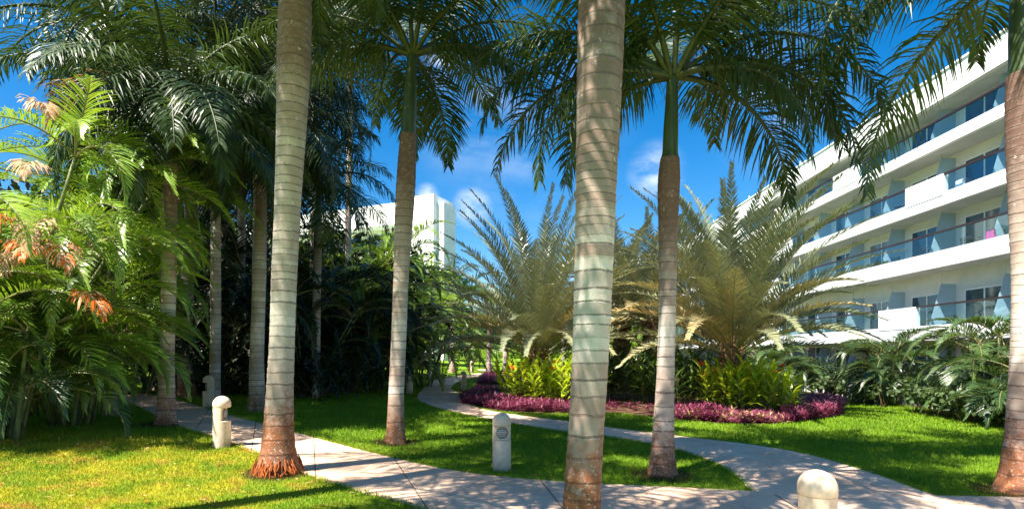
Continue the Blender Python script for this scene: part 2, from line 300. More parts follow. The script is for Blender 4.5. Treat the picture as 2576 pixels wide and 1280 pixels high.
# ------------------------------------------------------------------ mesh building
def nrm(v): return v/np.maximum(np.linalg.norm(v, axis=-1, keepdims=True), 1e-9)
class MB:
    def __init__(s): s.v = []; s.q = []; s.t = []; s.n = 0; s.a = {}
    def add(s, co, q=None, t=None, **a):
        co = np.asarray(co, float).reshape(-1, 3); k = len(co)
        if q is not None and len(q): s.q.append(np.asarray(q, int).reshape(-1, 4)+s.n)
        if t is not None and len(t): s.t.append(np.asarray(t, int).reshape(-1, 3)+s.n)
        s.v.append(co)
        for key in set(a) | set(s.a):
            lst = s.a.setdefault(key, [np.zeros(s.n)] if s.n else [])
            x = a.get(key, 0.0); lst.append(np.broadcast_to(np.asarray(x, float), (k,)).copy())
        s.n += k
    def box(s, x0, y0, z0, x1, y1, z1):
        v = [(x0,y0,z0),(x1,y0,z0),(x1,y1,z0),(x0,y1,z0),(x0,y0,z1),(x1,y0,z1),(x1,y1,z1),(x0,y1,z1)]
        s.add(v, [(0,3,2,1),(4,5,6,7),(0,1,5,4),(1,2,6,5),(2,3,7,6),(3,0,4,7)]); return s
    def tube(s, pts, rad, n=8, caps=True, **a):
        pts = np.asarray(pts, float); m = len(pts); rad = np.broadcast_to(np.asarray(rad, float), (m,))
        T = nrm(np.gradient(pts, axis=0)); ref = np.array([0, 0, 1.]) if abs(T[0][2]) < .8 else np.array([1., 0, 0])
        A = nrm(np.cross(T, ref)); B = np.cross(T, A)
        th = np.linspace(0, 2*math.pi, n, endpoint=False)
        V = pts[:, None] + rad[:, None, None]*(np.cos(th)[None, :, None]*A[:, None]+np.sin(th)[None, :, None]*B[:, None])
        i = np.arange(m-1)[:, None]*n; j = np.arange(n)[None]; k = (j+1) % n
        q = np.stack([i+j, i+k, i+n+k, i+n+j], -1).reshape(-1, 4)
        vv = V.reshape(-1, 3); t = []
        if caps:
            vv = np.vstack([vv, pts[0], pts[-1]]); c0, c1 = m*n, m*n+1
            t = [(c0, (x+1) % n, x) for x in range(n)]+[(c1, (m-1)*n+x, (m-1)*n+(x+1) % n) for x in range(n)]
        aa = {}
        for key, x in a.items():
            x = np.repeat(np.broadcast_to(np.asarray(x, float), (m,)), n)
            if caps: x = np.append(x, [x[0], x[-1]])
            aa[key] = x
        s.add(vv, q, t, **aa); return s
    def leaves(s, p, d, N, length, width, grav, segs=3, v=0., prof=None):
        """Many leaf blades at once: p origins, d directions, N blade normals."""
        p = np.array(p, float); d = nrm(np.array(d, float)); n = len(p)
        length = np.broadcast_to(length, (n,)); width = np.broadcast_to(width, (n,)); grav = np.broadcast_to(grav, (n,))
        prof = prof or {2: (.6, 1, .06), 3: (.5, 1, .8, .06), 4: (.45, .9, 1, .7, .05)}[segs]
        out = []
        for j in range(segs+1):
            sd_ = nrm(np.cross(d, N)); ww = (width*prof[j]/2)[:, None]
            out.append(np.stack([p-sd_*ww, p+sd_*ww], 1))
            p = p+d*(length/segs)[:, None]; d = nrm(d-np.array([0, 0, 1.])*(grav/segs)[:, None])
        V = np.stack(out, 1)                   # n, segs+1, 2, 3
        base = np.arange(n)[:, None]*(segs+1)*2; j = np.arange(segs)[None]*2
        q = np.stack([base+j, base+j+1, base+j+3, base+j+2], -1).reshape(-1, 4)
        vv = np.repeat(np.broadcast_to(v, (n,)), (segs+1)*2)
        s.add(V.reshape(-1, 3), q, v=vv)
    def build(s, name, material, parent=None, smooth=False):
        me = bpy.data.meshes.new(name); V = np.concatenate(s.v)
        org = np.zeros(3)
        if parent is not None:
            org = np.array(parent.get('_o', (0, 0, 0)))
        V = V-org
        q = np.concatenate(s.q) if s.q else np.zeros((0, 4), int); t = np.concatenate(s.t) if s.t else np.zeros((0, 3), int)
        me.vertices.add(len(V)); me.vertices.foreach_set('co', V.astype(np.float32).ravel())
        nl = q.size+t.size; me.loops.add(nl); me.loops.foreach_set('vertex_index', np.concatenate([q.ravel(), t.ravel()]).astype(np.int32))
        me.polygons.add(len(q)+len(t))
        ls = np.concatenate([np.arange(len(q))*4, len(q)*4+np.arange(len(t))*3]).astype(np.int32)
        me.polygons.foreach_set('loop_start', ls)
        me.polygons.foreach_set('use_smooth', np.full(len(ls), bool(smooth)))
        for k, lst in s.a.items():
            at_ = me.attributes.new(k, 'FLOAT', 'POINT'); at_.data.foreach_set('value', np.concatenate(lst).astype(np.float32))
        me.update(calc_edges=True); me.validate()
        me.materials.append(material)
        o = bpy.data.objects.new(name, me); col.objects.link(o)
        if parent is not None:
            o.parent = parent; o['_o'] = tuple(float(x) for x in org)
        return o
def tag(o, label=None, cat=None, group=None, kind=None):
    for k, v in (('label', label), ('category', cat), ('group', group), ('kind', kind)):
        if v: o[k] = v
    return o
def thing(name, loc, label, cat, group=None):
    o = bpy.data.objects.new(name, None); col.objects.link(o); o.location = tuple(float(c) for c in loc)
    o['_o'] = tuple(float(c) for c in loc); o.empty_display_size = .2
    return tag(o, label, cat, group)
def copy_thing(src, loc, label, rotz=None, scale=None, group=None):
    def rec(o, parent):
        c = o.copy(); col.objects.link(c)
        if parent is not None: c.parent = parent; c.matrix_parent_inverse = o.matrix_parent_inverse.copy()
        for ch in [x for x in bpy.data.objects if x.parent == o]: rec(ch, c)
        return c
    c = rec(src, None); c.location = tuple(float(x) for x in loc); c['label'] = label
    if rotz is not None: c.rotation_euler = (0, 0, rotz)
    if scale is not None: c.scale = (scale,)*3
    if group: c['group'] = group
    return c

# ------------------------------------------------------------------ ground
def axis(lo, hi, step, far):
    a = list(np.arange(lo, hi+1e-6, step)); s = step
    left = []; x = lo
    while x > -far: s *= 1.35; x -= s; left.append(x)
    s = step; x = hi; right = []
    while x < far: s *= 1.35; x += s; right.append(x)
    return np.array(left[::-1]+a+right)
gx = axis(-16, 16, .25, 900); gy = axis(-6, 46, .25, 900)
XX, YY = np.meshgrid(gx, gy, indexing='ij'); ZZ = terrain(XX, YY)
m_ = MB(); nx, ny = XX.shape; idx = np.arange(nx*ny).reshape(nx, ny)
m_.add(np.stack([XX, YY, ZZ], -1), np.stack([idx[:-1, :-1], idx[1:, :-1], idx[1:, 1:], idx[:-1, 1:]], -1).reshape(-1, 4))
tag(m_.build('ground', M['lawn'], smooth=True), 'green lawn ground of the garden', kind='structure')

def cr(points, n=8):
    """Catmull-Rom through 2-D points."""
    P = np.array(points, float); P = np.vstack([2*P[0]-P[1], P, 2*P[-1]-P[-2]]); out = []
    for i in range(1, len(P)-2):
        for k in range(n):
            t = k/n; a, b, c, d = P[i-1], P[i], P[i+1], P[i+2]
            out.append(.5*((2*b)+(-a+c)*t+(2*a-5*b+4*c-d)*t*t+(-a+3*b-3*c+d)*t**3))
    out.append(P[-2]); return np.array(out)
def gp(pts): return [tuple(ground(*p)[:2]) for p in pts]
def resample(c, n):
    d = np.concatenate([[0], np.cumsum(np.linalg.norm(np.diff(c, axis=0), axis=1))]); t = np.linspace(0, d[-1], n)
    return np.stack([np.interp(t, d, c[:, 0]), np.interp(t, d, c[:, 1])], 1)
def strip(name, A, B, n, lift, material, nc=10):
    A = resample(cr(A), n); B = resample(cr(B), n); m = MB(); u = np.linspace(0, 1, nc)
    G = A[:, None]*(1-u)[None, :, None]+B[:, None]*u[None, :, None]
    Z = terrain(G[..., 0], G[..., 1])+lift; top = np.concatenate([G, Z[..., None]], -1)
    i = np.arange(n*nc).reshape(n, nc)
    m.add(top, np.stack([i[:-1, :-1], i[:-1, 1:], i[1:, 1:], i[1:, :-1]], -1).reshape(-1, 4))
    for e in (0, nc-1):
        e0 = top[:, e]; e1 = e0-np.array([0, 0, .06]); j = np.arange(n-1)
        q = np.stack([j, j+1, j+1+n, j+n], -1)
        m.add(np.vstack([e0, e1]), q)
    o = m.build(name, material, smooth=False)
    return o, np.vstack([A, B[::-1]])
# main path across the foreground
up1 = gp([(60, 948), (200, 962), (300, 978), (440, 1005), (560, 1040), (660, 1066), (770, 1096), (880, 1126), (1000, 1156), (1130, 1184), (1260, 1201), (1400, 1213), (1560, 1222), (1700, 1228), (1890, 1238)])
up1 += [tuple(ground(2150, 1246)[:2]), tuple(ground(2500, 1252)[:2]), (9, 5.9)]
lo1 = gp([(40, 962), (180, 982), (300, 1008), (430, 1068), (530, 1100), (640, 1140), (750, 1188), (900, 1236), (1060, 1282)])
lo1 += [(-.10, 4.6), (.9, 3.9), (2.2, 3.0), (3.6, 2.4), (6, 2.0), (8, 1.9)]
o1, poly1 = strip('path', up1, lo1, 160, .022, M['path'], 14); tag(o1, 'pinkish concrete path crossing the foreground', kind='structure')
# side path winding away to the garden's far end
lo2 = [tuple(ground(1990, 1252)[:2])]+gp([(1893, 1238), (1860, 1205), (1800, 1168), (1700, 1133), (1600, 1112), (1500, 1097), (1400, 1085), (1280, 1066), (1150, 1040), (1075, 1020), (1050, 1000), (1066, 978), (1092, 958), (1140, 947), (1190, 941), (1225, 936), (1200, 930)])
up2 = [tuple(ground(2480, 1275)[:2])]+gp([(2390, 1262), (2300, 1232), (2200, 1195), (2050, 1150), (1900, 1122), (1700, 1098), (1520, 1075), (1420, 1060), (1300, 1045), (1215, 1030), (1168, 1010), (1152, 990), (1135, 974), (1165, 955), (1215, 945), (1245, 937), (1220, 929)])
o2, poly2 = strip('path', lo2, up2, 170, .027, M['path'], 10); tag(o2, 'pale concrete side path winding between the lawns', kind='structure')
# far cross path lit behind the trunks
def inside(px, py, poly):
    c = np.zeros(len(px), bool); x1, y1 = poly[:, 0], poly[:, 1]; x2, y2 = np.roll(x1, -1), np.roll(y1, -1)
    for a, b, cc, d in zip(x1, y1, x2, y2):
        k = ((b > py) != (d > py)) & (px < (cc-a)*(py-b)/((d-b) if d != b else 1e-9)+a); c ^= k
    return c
# expansion joints of the paths: thin dark grooves
def joints(A, B, ks, lift):
    A = resample(cr(A), 200); B = resample(cr(B), 200); m = MB()
    for k in ks:
        a, b = A[k], B[k]; d = nrm(np.array([[-(b-a)[1], (b-a)[0]]]))[0]*.006
        t = np.linspace(.0, 1., 12)[:, None]; c = a*(1-t)+b*t
        l = np.hstack([c-d, terrain(*(c-d).T)[:, None]+lift]); r = np.hstack([c+d, terrain(*(c+d).T)[:, None]+lift])
        j = np.arange(11); m.add(np.vstack([l, r]), np.stack([j, j+1, j+13, j+12], -1))
    return m
tag(joints(up1, lo1, (18, 35, 52, 68, 82, 96, 110, 123, 136, 150, 165), .026).build('path_joint_lines', M['joint']), 'dark joint lines across the foreground path', kind='structure')
tag(joints(lo2, up2, (30, 44, 58, 72, 86, 100, 114), .031).build('path_joint_lines', M['joint']), 'dark joint lines across the side path', kind='structure')
# planting bed soil
bed = gp([(1158, 996), (1162, 1014), (1250, 1034), (1440, 1041), (1560, 1040), (1700, 1056), (1850, 1068), (1990, 1064), (2108, 1047), (2122, 1032), (2080, 1006), (1990, 985), (1880, 965), (1700, 948), (1500, 935), (1320, 932), (1222, 938), (1205, 955), (1190, 975)])
bedc = cr(bed+[bed[0]], 8)[:-1]
m_ = MB(); c0 = bedc.mean(0); rings = []
for f in np.linspace(1, .05, 9): rings.append(c0+(bedc-c0)*f)
G = np.array(rings); Z = terrain(G[..., 0], G[..., 1])+.012; k = len(bedc)
i = np.arange(9*k).reshape(9, k); m_.add(np.concatenate([G, Z[..., None]], -1), np.stack([i[:-1], np.roll(i[:-1], -1, 1), np.roll(i[1:], -1, 1), i[1:]], -1).reshape(-1, 4))
tag(m_.build('bed_ground', M['soil']), 'brown soil of the planting bed', kind='structure')

# ------------------------------------------------------------------ grass blades
def grass():
    m = MB(); n = 620000
    # density falls with distance
    Y = 3.0*np.exp(rng.random(n)*math.log(34/3.0)); X = (rng.random(n)*2-1)*(Y*.97+.3)
    keep = ~inside(X, Y, poly1) & ~inside(X, Y, poly2) & ~inside(X, Y, bedc) & (X < 12.5) & (X > -13)
    keep &= rng.random(n) < np.where(Y > 20, .5, 1)
    X, Y = X[keep], Y[keep]; n = len(X); Z = terrain(X, Y)
    h = (.022+.028*rng.random(n))*np.clip(Y/7, .85, 1.5); wd = .0035*np.clip(Y/4.5, .9, 4); a = rng.random(n)*6.283
    dx, dy = np.cos(a)*wd, np.sin(a)*wd; lean = (rng.random((n, 2))-.5)*h[:, None]*1.4
    v0 = np.stack([X-dx, Y-dy, Z-.003], -1); v1 = np.stack([X+dx, Y+dy, Z-.003], -1); v2 = np.stack([X+lean[:, 0], Y+lean[:, 1], Z+h], -1)
    V = np.stack([v0, v1, v2], 1).reshape(-1, 3); r = rng.random(n)
    m.add(V, None, np.arange(3*n).reshape(-1, 3), v=np.stack([np.minimum(r+.3, 1), np.minimum(r+.3, 1), r*.6], 1).ravel())
    for pl in (poly1, poly2):
        q = resample(np.vstack([pl, pl[:1]]), 9000); q = q+rng.normal(size=q.shape)*.018; k = (q[:, 1] < 17) & (q[:, 1] > 3) & (np.abs(q[:, 0]) < q[:, 1]) & ~(inside(q[:, 0], q[:, 1], poly1) & inside(q[:, 0], q[:, 1], poly2))
        q = np.repeat(q[k], 3, 0)+rng.normal(size=(k.sum()*3, 2))*.008; n = len(q); o = poly2 if pl is poly1 else poly1; k = ~inside(q[:, 0], q[:, 1], o); q = q[k]; n = len(q)
        Z = terrain(q[:, 0], q[:, 1]); a = rng.random(n)*6.283; h = .03+.04*rng.random(n); wd = .004*np.clip(q[:, 1]/5, 1, 2.5); ln = rng.normal(size=(n, 2))*.025
        V = np.stack([np.stack([q[:, 0]-np.cos(a)*wd, q[:, 1]-np.sin(a)*wd, Z], -1), np.stack([q[:, 0]+np.cos(a)*wd, q[:, 1]+np.sin(a)*wd, Z], -1), np.stack([q[:, 0]+ln[:, 0], q[:, 1]+ln[:, 1], Z+h], -1)], 1).reshape(-1, 3)
        m.add(V, None, np.arange(3*n).reshape(-1, 3), v=.4*rng.random(3*n))
    tag(m.build('grass', M['blades']), 'short green lawn grass', 'grass', kind='stuff')
grass()
def litter():
    R_ = np.random.default_rng(33); n = 900; Y = 3.2*np.exp(R_.random(n)*math.log(16/3.2)); X = (R_.random(n)*2-1)*Y; k = X < 10; X, Y = X[k], Y[k]; n = len(X)
    onp = inside(X, Y, poly1) | inside(X, Y, poly2); Z = terrain(X, Y)+np.where(onp, .032, .035+.015*R_.random(n)); a = R_.random(n)*6.283; m = MB()
    keep = ~onp | (R_.random(n) < .45); X, Y, Z, a = X[keep], Y[keep], Z[keep], a[keep]; n = len(X)
    m.leaves(np.stack([X, Y, Z], -1), np.stack([np.cos(a), np.sin(a), .15*R_.random(n)], -1), nrm(np.stack([R_.normal(size=n)*.25, R_.normal(size=n)*.25, np.ones(n)], -1)), .03+.07*R_.random(n)**2, .008+.014*R_.random(n), .3, 2, 1.6*R_.random(n))
    tag(m.build('fallen_leaves', M['dry']), 'small brown fallen leaves scattered over lawn and path', 'fallen leaves', kind='stuff')
litter()

# ------------------------------------------------------------------ palm fronds
def frond(m, base, az, elev, Ln, droop, nl=60, ll=.6, lw=.028, vang=10, plume=25, grav=1.2, segs=3, v=0., rr=.018, t0=.14, bend=0., prof='royal', rach=None, vvar=.35, R_=None, power=1.25):
    R_ = R_ or rng
    n = 22; t = np.linspace(0, 1, n)
    pit = np.radians(elev-droop*t**power); aa = np.radians(az+bend*t**1.5)
    T = np.stack([np.cos(pit)*np.cos(aa), np.cos(pit)*np.sin(aa), np.sin(pit)], -1)
    P = np.array(base)+np.vstack([[0, 0, 0], np.cumsum((T[:-1]+T[1:])/2*(Ln/(n-1)), axis=0)])
    S = np.stack([-np.sin(aa), np.cos(aa), 0*aa], -1); N = np.cross(T, S)
    (rach or m).tube(P, rr*(1-.9*t)+.002, 5, False, v=min(v, .9)+.15)
    tl = np.linspace(t0, .995, nl); tl = np.concatenate([tl, tl+.5/nl]); tl = np.clip(tl+(R_.random(len(tl))-.5)*.6/nl, 0, 1)
    sg = np.concatenate([np.ones(nl), -np.ones(nl)])
    f = tl*(n-1); i0 = np.minimum(f.astype(int), n-2); fr = (f-i0)[:, None]
    g = lambda A: A[i0]*(1-fr)+A[i0+1]*fr
    p, TT, SS, NN = g(P), nrm(g(T)), nrm(g(S)), nrm(g(N))
    if prof == 'royal': lp = np.clip(.50+1.6*tl, 0, 1)*np.clip((1.03-tl)*2.2, .28, 1)
    elif prof == 'date': lp = np.clip(.35+1.5*tl, 0, 1)*np.clip((1.06-tl)*2.0, .25, 1)
    else: lp = np.clip(.45+2.2*tl, 0, 1)*np.clip((1.04-tl)*1.8, .25, 1)
    an = np.radians({'royal': 78, 'date': 64, 'areca': 66}[prof]-tl*{'royal': 36, 'date': 26, 'areca': 38}[prof]+(R_.random(len(tl))-.5)*14)
    va = np.radians(vang+(R_.random(len(tl))-.5)*2*plume)
    d = TT*np.cos(an)[:, None]+(SS*(sg*np.cos(va))[:, None]+NN*np.sin(va)[:, None])*np.sin(an)[:, None]
    Nb = NN*np.cos(va)[:, None]-SS*(sg*np.sin(va))[:, None]
    vv = v+(R_.random(len(tl))-.5)*vvar
    m.leaves(p, d, Nb, ll*lp*(.85+.3*R_.random(len(tl))), lw*(.8+.4*R_.random(len(tl))), grav*(.7+.6*R_.random(len(tl))), segs, vv)
    return P
def royal_crown(m, top, fl, Lf=3.2, seed=0, ll=.62, dens=66, v0=.3, rach=None):
    R_ = np.random.default_rng(seed)
    for f in fl:
        az, el, Lm, dr = f[:4]; v = f[4] if len(f) > 4 else v0+(R_.random()-.5)*.6
        b = top+np.array([math.cos(R(az)), math.sin(R(az)), 0])*.06
        frond(m, b, az, el, Lf*Lm, dr, nl=dens, ll=ll, lw=.027, vang=-4, plume=32, grav=1.5, v=v, rr=.044, bend=(R_.random()-.5)*24, R_=R_, rach=rach)
def generic_fronds(n, seed, lo=-25, hi=78):
    R_ = np.random.default_rng(seed); out = []; a0 = R_.random()*360
    for i in range(n):
        t = i/(n-1); out.append((a0+i*137.5+R_.random()*14, hi+(lo-hi)*t**.9, .80+.25*R_.random()-.15*(t > .8), 75+35*R_.random()-20*t))
    return out
def royal_palm(label, prof, Y, y_top, y_crown, fl, Lf=3.2, seed=1, red=1.0, up=1.0, ring=.105, shaft_w=None, shaft_v=0., leaf='royal', roots=0, dens=118, ll=.76, group='royal palms of the garden', extra=None, up_from=None, mott=.4):
    """prof: list of (px x, px y, px width) from base to the top of the ringed trunk; shaft from y_top to y_crown."""
    prof = [list(p) for p in prof]
    pts = np.array([at(p[0], p[1], Y) for p in prof]); rad = np.array([p[2]/2/F*Y for p in prof])
    zb = float(terrain(pts[0][0], Y)); pts[0][2] = zb-.06
    root = thing('royal_palm', (pts[0][0], Y, zb), label, 'palm tree', group)
    zs = np.arange(pts[0][2], pts[-1][2], .03); zs = np.append(zs, pts[-1][2])
    x = np.interp(zs, pts[:, 2], pts[:, 0]); r = np.interp(zs, pts[:, 2], rad)
    ker = np.ones(13)/13; pad = lambda a: np.convolve(np.pad(a, 6, mode='edge'), ker, 'valid')
    x, r = pad(x), pad(r)
    n = 28; th = np.linspace(0, 2*math.pi, n, endpoint=False); R_ = np.random.default_rng(seed)
    hh = zs-zb; spacing = ring*(1+1.3*np.exp(-hh/.9))*(1-.35*np.clip((hh-hh[-1]*.8)/(hh[-1]*.2), 0, 1))
    rw = np.convolve(np.pad(R_.random(len(zs))-.5, 7, mode='wrap'), np.ones(15)/15, 'valid')*3.2; spacing = spacing*np.clip(1+rw, .55, 1.7)
    ph = np.concatenate([[0], np.cumsum(np.diff(zs)/((spacing[1:]+spacing[:-1])/2))])
    # ring relief and a few lobes at the foot
    rel = 1+.012*np.cos(2*math.pi*(ph+.5))
    lob = 1+.012*np.sin(zs[:, None]*2.3+th*2+seed)+.10*np.exp(-np.clip(hh, 0, 9)/.16)[:, None]*np.sin(th*5+seed)[None]+.035*np.exp(-np.clip(hh, 0, 9)/.6)[:, None]*np.sin(th*3+seed*2)[None]
    RR = (r*rel)[:, None]*lob*(1+.006*R_.standard_normal((len(zs), n)))
    wy = .03*np.sin(zs*.7+seed)
    V = np.stack([x[:, None]+RR*np.cos(th), Y+wy[:, None]+RR*np.sin(th), np.repeat(zs[:, None], n, 1)], -1)
    i = np.arange(len(zs)-1)[:, None]*n; j = np.arange(n)[None]; k = (j+1) % n
    q = np.stack([i+j, i+k, i+n+k, i+n+j], -1).reshape(-1, 4); m = MB()
    redv = red*np.clip(1.0-hh/1.75, 0, 1); upv = up*np.clip((hh-((hh[-1]-2.3) if up_from is None else up_from))/(1.6 if up_from is None else 1.5), 0, 1)
    m.add(V.reshape(-1, 3), q, phase=np.repeat(ph, n), red=np.repeat(redv, n), up=np.repeat(upv, n), mott=mott)
    m.build('trunk', M['trunk'], root, True)
    top = np.array([x[-1], Y+wy[-1], zs[-1]])
    ptc = at(prof[-1][0]+(prof[-1][0]-prof[-2][0])*.3, y_crown, Y) if shaft_w is None or len(shaft_w) < 3 else at(shaft_w[2], y_crown, Y)
    ptc[1] = top[1]
    sw0 = (shaft_w[0] if shaft_w else prof[-1][2]*.82)/2/F*Y; sw1 = (shaft_w[1] if shaft_w else prof[-1][2]*.55)/2/F*Y
    t = np.linspace(0, 1, 24)[:, None]; line = top*(1-t)+ptc*t; t = t[:, 0]
    sr = np.interp(t, [0, .06, .3, .75, 1], [r[-1]*.98, sw0, sw0*.97, sw1*1.05, sw1*.9])
    ms = MB(); ms.tube(np.vstack([line[0]-[0, 0, .02], line]), np.append(r[-1]*.98, sr), 20, True, v=shaft_v)
    # overlapping leaf bases where the fronds leave the shaft
    ms.build('crownshaft', M['shaft'], root, True)
    mc_ = MB(); mr_ = MB(); royal_crown(mc_, ptc-[0, 0, .1], fl, Lf, seed, ll=ll, dens=dens, rach=mr_)
    frond(mc_, ptc, 40, 84, Lf*.5, 6, nl=30, ll=.15, grav=.2, R_=R_)
    cr_ = mc_.build('crown', M[leaf], root); mr_.build('frond_stalks', M['stalk'], root, True)
    if extra:
        me_ = MB(); royal_crown(me_, ptc-[0, 0, .12], extra, Lf, seed+50, ll=ll, dens=dens); me_.build('yellowing_frond', M['dry'], root)['label'] = 'yellow drying fronds on the sunny side of the crown'
    if roots:
        mr = MB()
        for a in np.linspace(0, 6.283, roots, endpoint=False):
            a += R_.random()*.3; rb = rad[0]*(.80+.25*R_.random()); b = np.array([pts[0][0], Y, zb]); dd = np.array([math.cos(a), math.sin(a), 0])
            h = .02+.12*R_.random()**1.5; a2 = a+R_.normal()*.12; d2 = np.array([math.cos(a2), math.sin(a2), 0]); q = .92+.12*R_.random()
            mr.tube([b+dd*rb*.84+[0, 0, h*1.5+.02], b+dd*rb*.95+[0, 0, h], b+d2*rb*1.0+[0, 0, h*.4], b+d2*rb*(1.03+.08*R_.random())+[0, 0, -.03]], [.006, .009, .009, .006], 5)
        mr.build('root_flare', M['root'], root, True)
    return root, top, ptc

# ---- the big palms, left to right
TOPZ = lambda y, Y: EYE-(y-HY)/F*Y
T7 = royal_palm('tall royal palm beside the path, close to the big yellow-green areca clump', [(415, 1062, 56), (416, 1040, 42), (417, 900, 34), (424, 700, 33), (428, 560, 35), (431, 415, 34)], 10.4, 415, 235,
    generic_fronds(20, 71, -40)+[(-60, -5, .8, 75), (-30, -20, .75, 65), (-90, 5, .85, 85), (180, 10, .9, 95)], seed=7, shaft_w=(34, 24, 436), red=.7, extra=[(200, 20, .72, 100, .1)])
T6 = royal_palm('royal palm with an olive yellow crownshaft behind the one by the areca clump', [(468, 1003, 58), (468, 985, 42), (464, 880, 32), (470, 700, 31), (478, 600, 32), (482, 505, 27)], 15.6, 505, 345,
    generic_fronds(20, 61, -30), seed=6, shaft_w=(25, 20, 486), shaft_v=.75, red=.8, leaf='royal_shaded', Lf=3.4)
T5 = royal_palm('slim royal palm standing behind the left foreground palm', [(648, 1034, 52), (648, 1010, 38), (646, 900, 34), (651, 700, 32), (655, 560, 28), (657, 465, 25)], 13.2, 465, 300,
    generic_fronds(20, 51, -35), seed=5, shaft_w=(23, 18, 667), red=.6, leaf='royal_shaded', Lf=3.4)
T1 = royal_palm('thick pale royal palm with orange root mass at the left edge of the foreground path', [(698, 1196, 118), (698, 1165, 92), (697, 1110, 76), (701, 1000, 66), (708, 850, 60), (714, 700, 60), (724, 520, 62), (735, 330, 72), (742, 150, 80), (745, 0, 78), (747, -100, 70), (748, -180, 60)], 7.05, -180, -460,
    generic_fronds(22, 11, -20), seed=1, shaft_w=(56, 42), roots=200, mott=.25, red=1.05, up=.9, up_from=3.7, ring=.105, Lf=3.3)
T4 = royal_palm('slim royal palm in the middle lawn, dark rusty foot, brown ringed top', [(996, 1126, 62), (996, 1100, 48), (997, 1000, 38), (1004, 850, 37), (1009, 700, 38), (1015, 560, 45), (1021, 450, 48), (1024, 380, 44), (1026, 338, 39)], 9.7, 338, 120,
    [(100, 8, .72, 98), (75, 0, .75, 95), (180, 42, .95, 78), (165, 25, .95, 90), (195, 12, .85, 80), (5, 40, 1, 80), (15, 22, .95, 85), (-20, 10, .7, 75), (150, 65, 1, 70), (30, 68, 1, 70), (-60, 60, 1, 80), (-120, 50, 1, 85), (-90, 78, 1, 60), (90, 70, 1, 70), (60, 35, .95, 90), (120, 35, .95, 90), (220, 55, 1, 80), (-40, 38, .95, 85)],
    seed=4, shaft_w=(38, 25, 1037), red=.8, up=1.1)
T2 = royal_palm('thickest royal palm in the foreground path, broad ringed trunk splitting the view', [(1458, 1440, 120), (1460, 1380, 100), (1464, 1280, 96), (1472, 1130, 90), (1480, 1000, 91), (1488, 830, 94), (1492, 700, 96), (1496, 560, 98), (1500, 400, 103), (1506, 220, 113), (1511, 60, 118), (1514, -100, 118), (1516, -350, 105), (1518, -700, 80)], 4.15, -700, -1180,
    generic_fronds(20, 22, -10), seed=2, shaft_w=(76, 58), red=1.1, up=1., up_from=2.5, mott=.7, ring=.088, Lf=3.3)
T3 = royal_palm('royal palm with a swollen brown neck at the end of the grass tongue', [(1666, 1200, 84), (1666, 1175, 66), (1668, 1100, 54), (1673, 950, 44), (1677, 780, 42), (1679, 620, 44), (1680, 520, 52), (1682, 450, 57), (1684, 418, 52), (1685, 400, 44)], 7.35, 400, 175,
    [(184, 38, .92, 78), (172, 18, .98, 98), (200, 4, .92, 100), (190, 26, 1.0, 100), (150, 5, .72, 95), (0, 42, 1.12, 118), (-18, 12, .95, 102), (22, 8, .95, 100), (8, 30, 1.0, 112), (-40, 0, .8, 95), (180, 66, 1, 80), (205, 52, .95, 85), (30, 66, 1, 75), (-30, 60, 1, 85), (-90, 78, 1, 60), (-130, 58, .95, 85), (-60, 50, .95, 85), (90, 62, 1, 80), (120, 40, .95, 95), (55, 42, 1.0, 95), (10, 60, 1.1, 95)],
    seed=3, shaft_w=(38, 28, 1692), red=.75, up=1.15, Lf=3.0, dens=112)
T8 = royal_palm('reddish royal palm at the right edge of the lawn', [(2566, 1246, 110), (2572, 1200, 86), (2580, 1080, 72), (2586, 900, 68), (2588, 700, 70), (2586, 500, 84), (2582, 350, 92), (2576, 230, 84), (2574, 190, 74)], 6.4, 190, -110,
    [(169, 10, 1.20, 122), (178, 24, 1.20, 128), (115, -18, 1.10, 74), (168, 50, 1.15, 120), (-60, 30, .9, 85), (0, 40, 1, 90), (60, 40, 1, 90), (100, 55, 1, 80), (240, 50, 1, 80), (20, 70, 1, 70), (130, 68, 1, 80), (200, 66, 1, 90)],
    seed=8, shaft_w=(66, 48, 2566), red=.9, up=1.2, Lf=2.75, dens=112)

# ---- two unseen palms added left of the viewer so that their shade dapples the path
for (lab, x, y, zc, s) in (('unseen royal palm added left of the viewer to shade the path', -4.5, 4.1, 9.3, 171), ('unseen royal palm added nearest the viewer for its shade, out of the picture at the left', -2.9, 2.3, 6.8, 172)):
    px = CX+x/y*F; zz = lambda z: HY+(EYE-z)/y*F; q = .3/y*F
    royal_palm(lab, [(px, zz(0), q*1.7), (px, zz(.3), q*1.2), (px, zz(2), q), (px, zz(zc-1.6), q)], y, zz(zc-1.6), zz(zc), generic_fronds(22, s, -8), seed=s, Lf=3.3, dens=70)
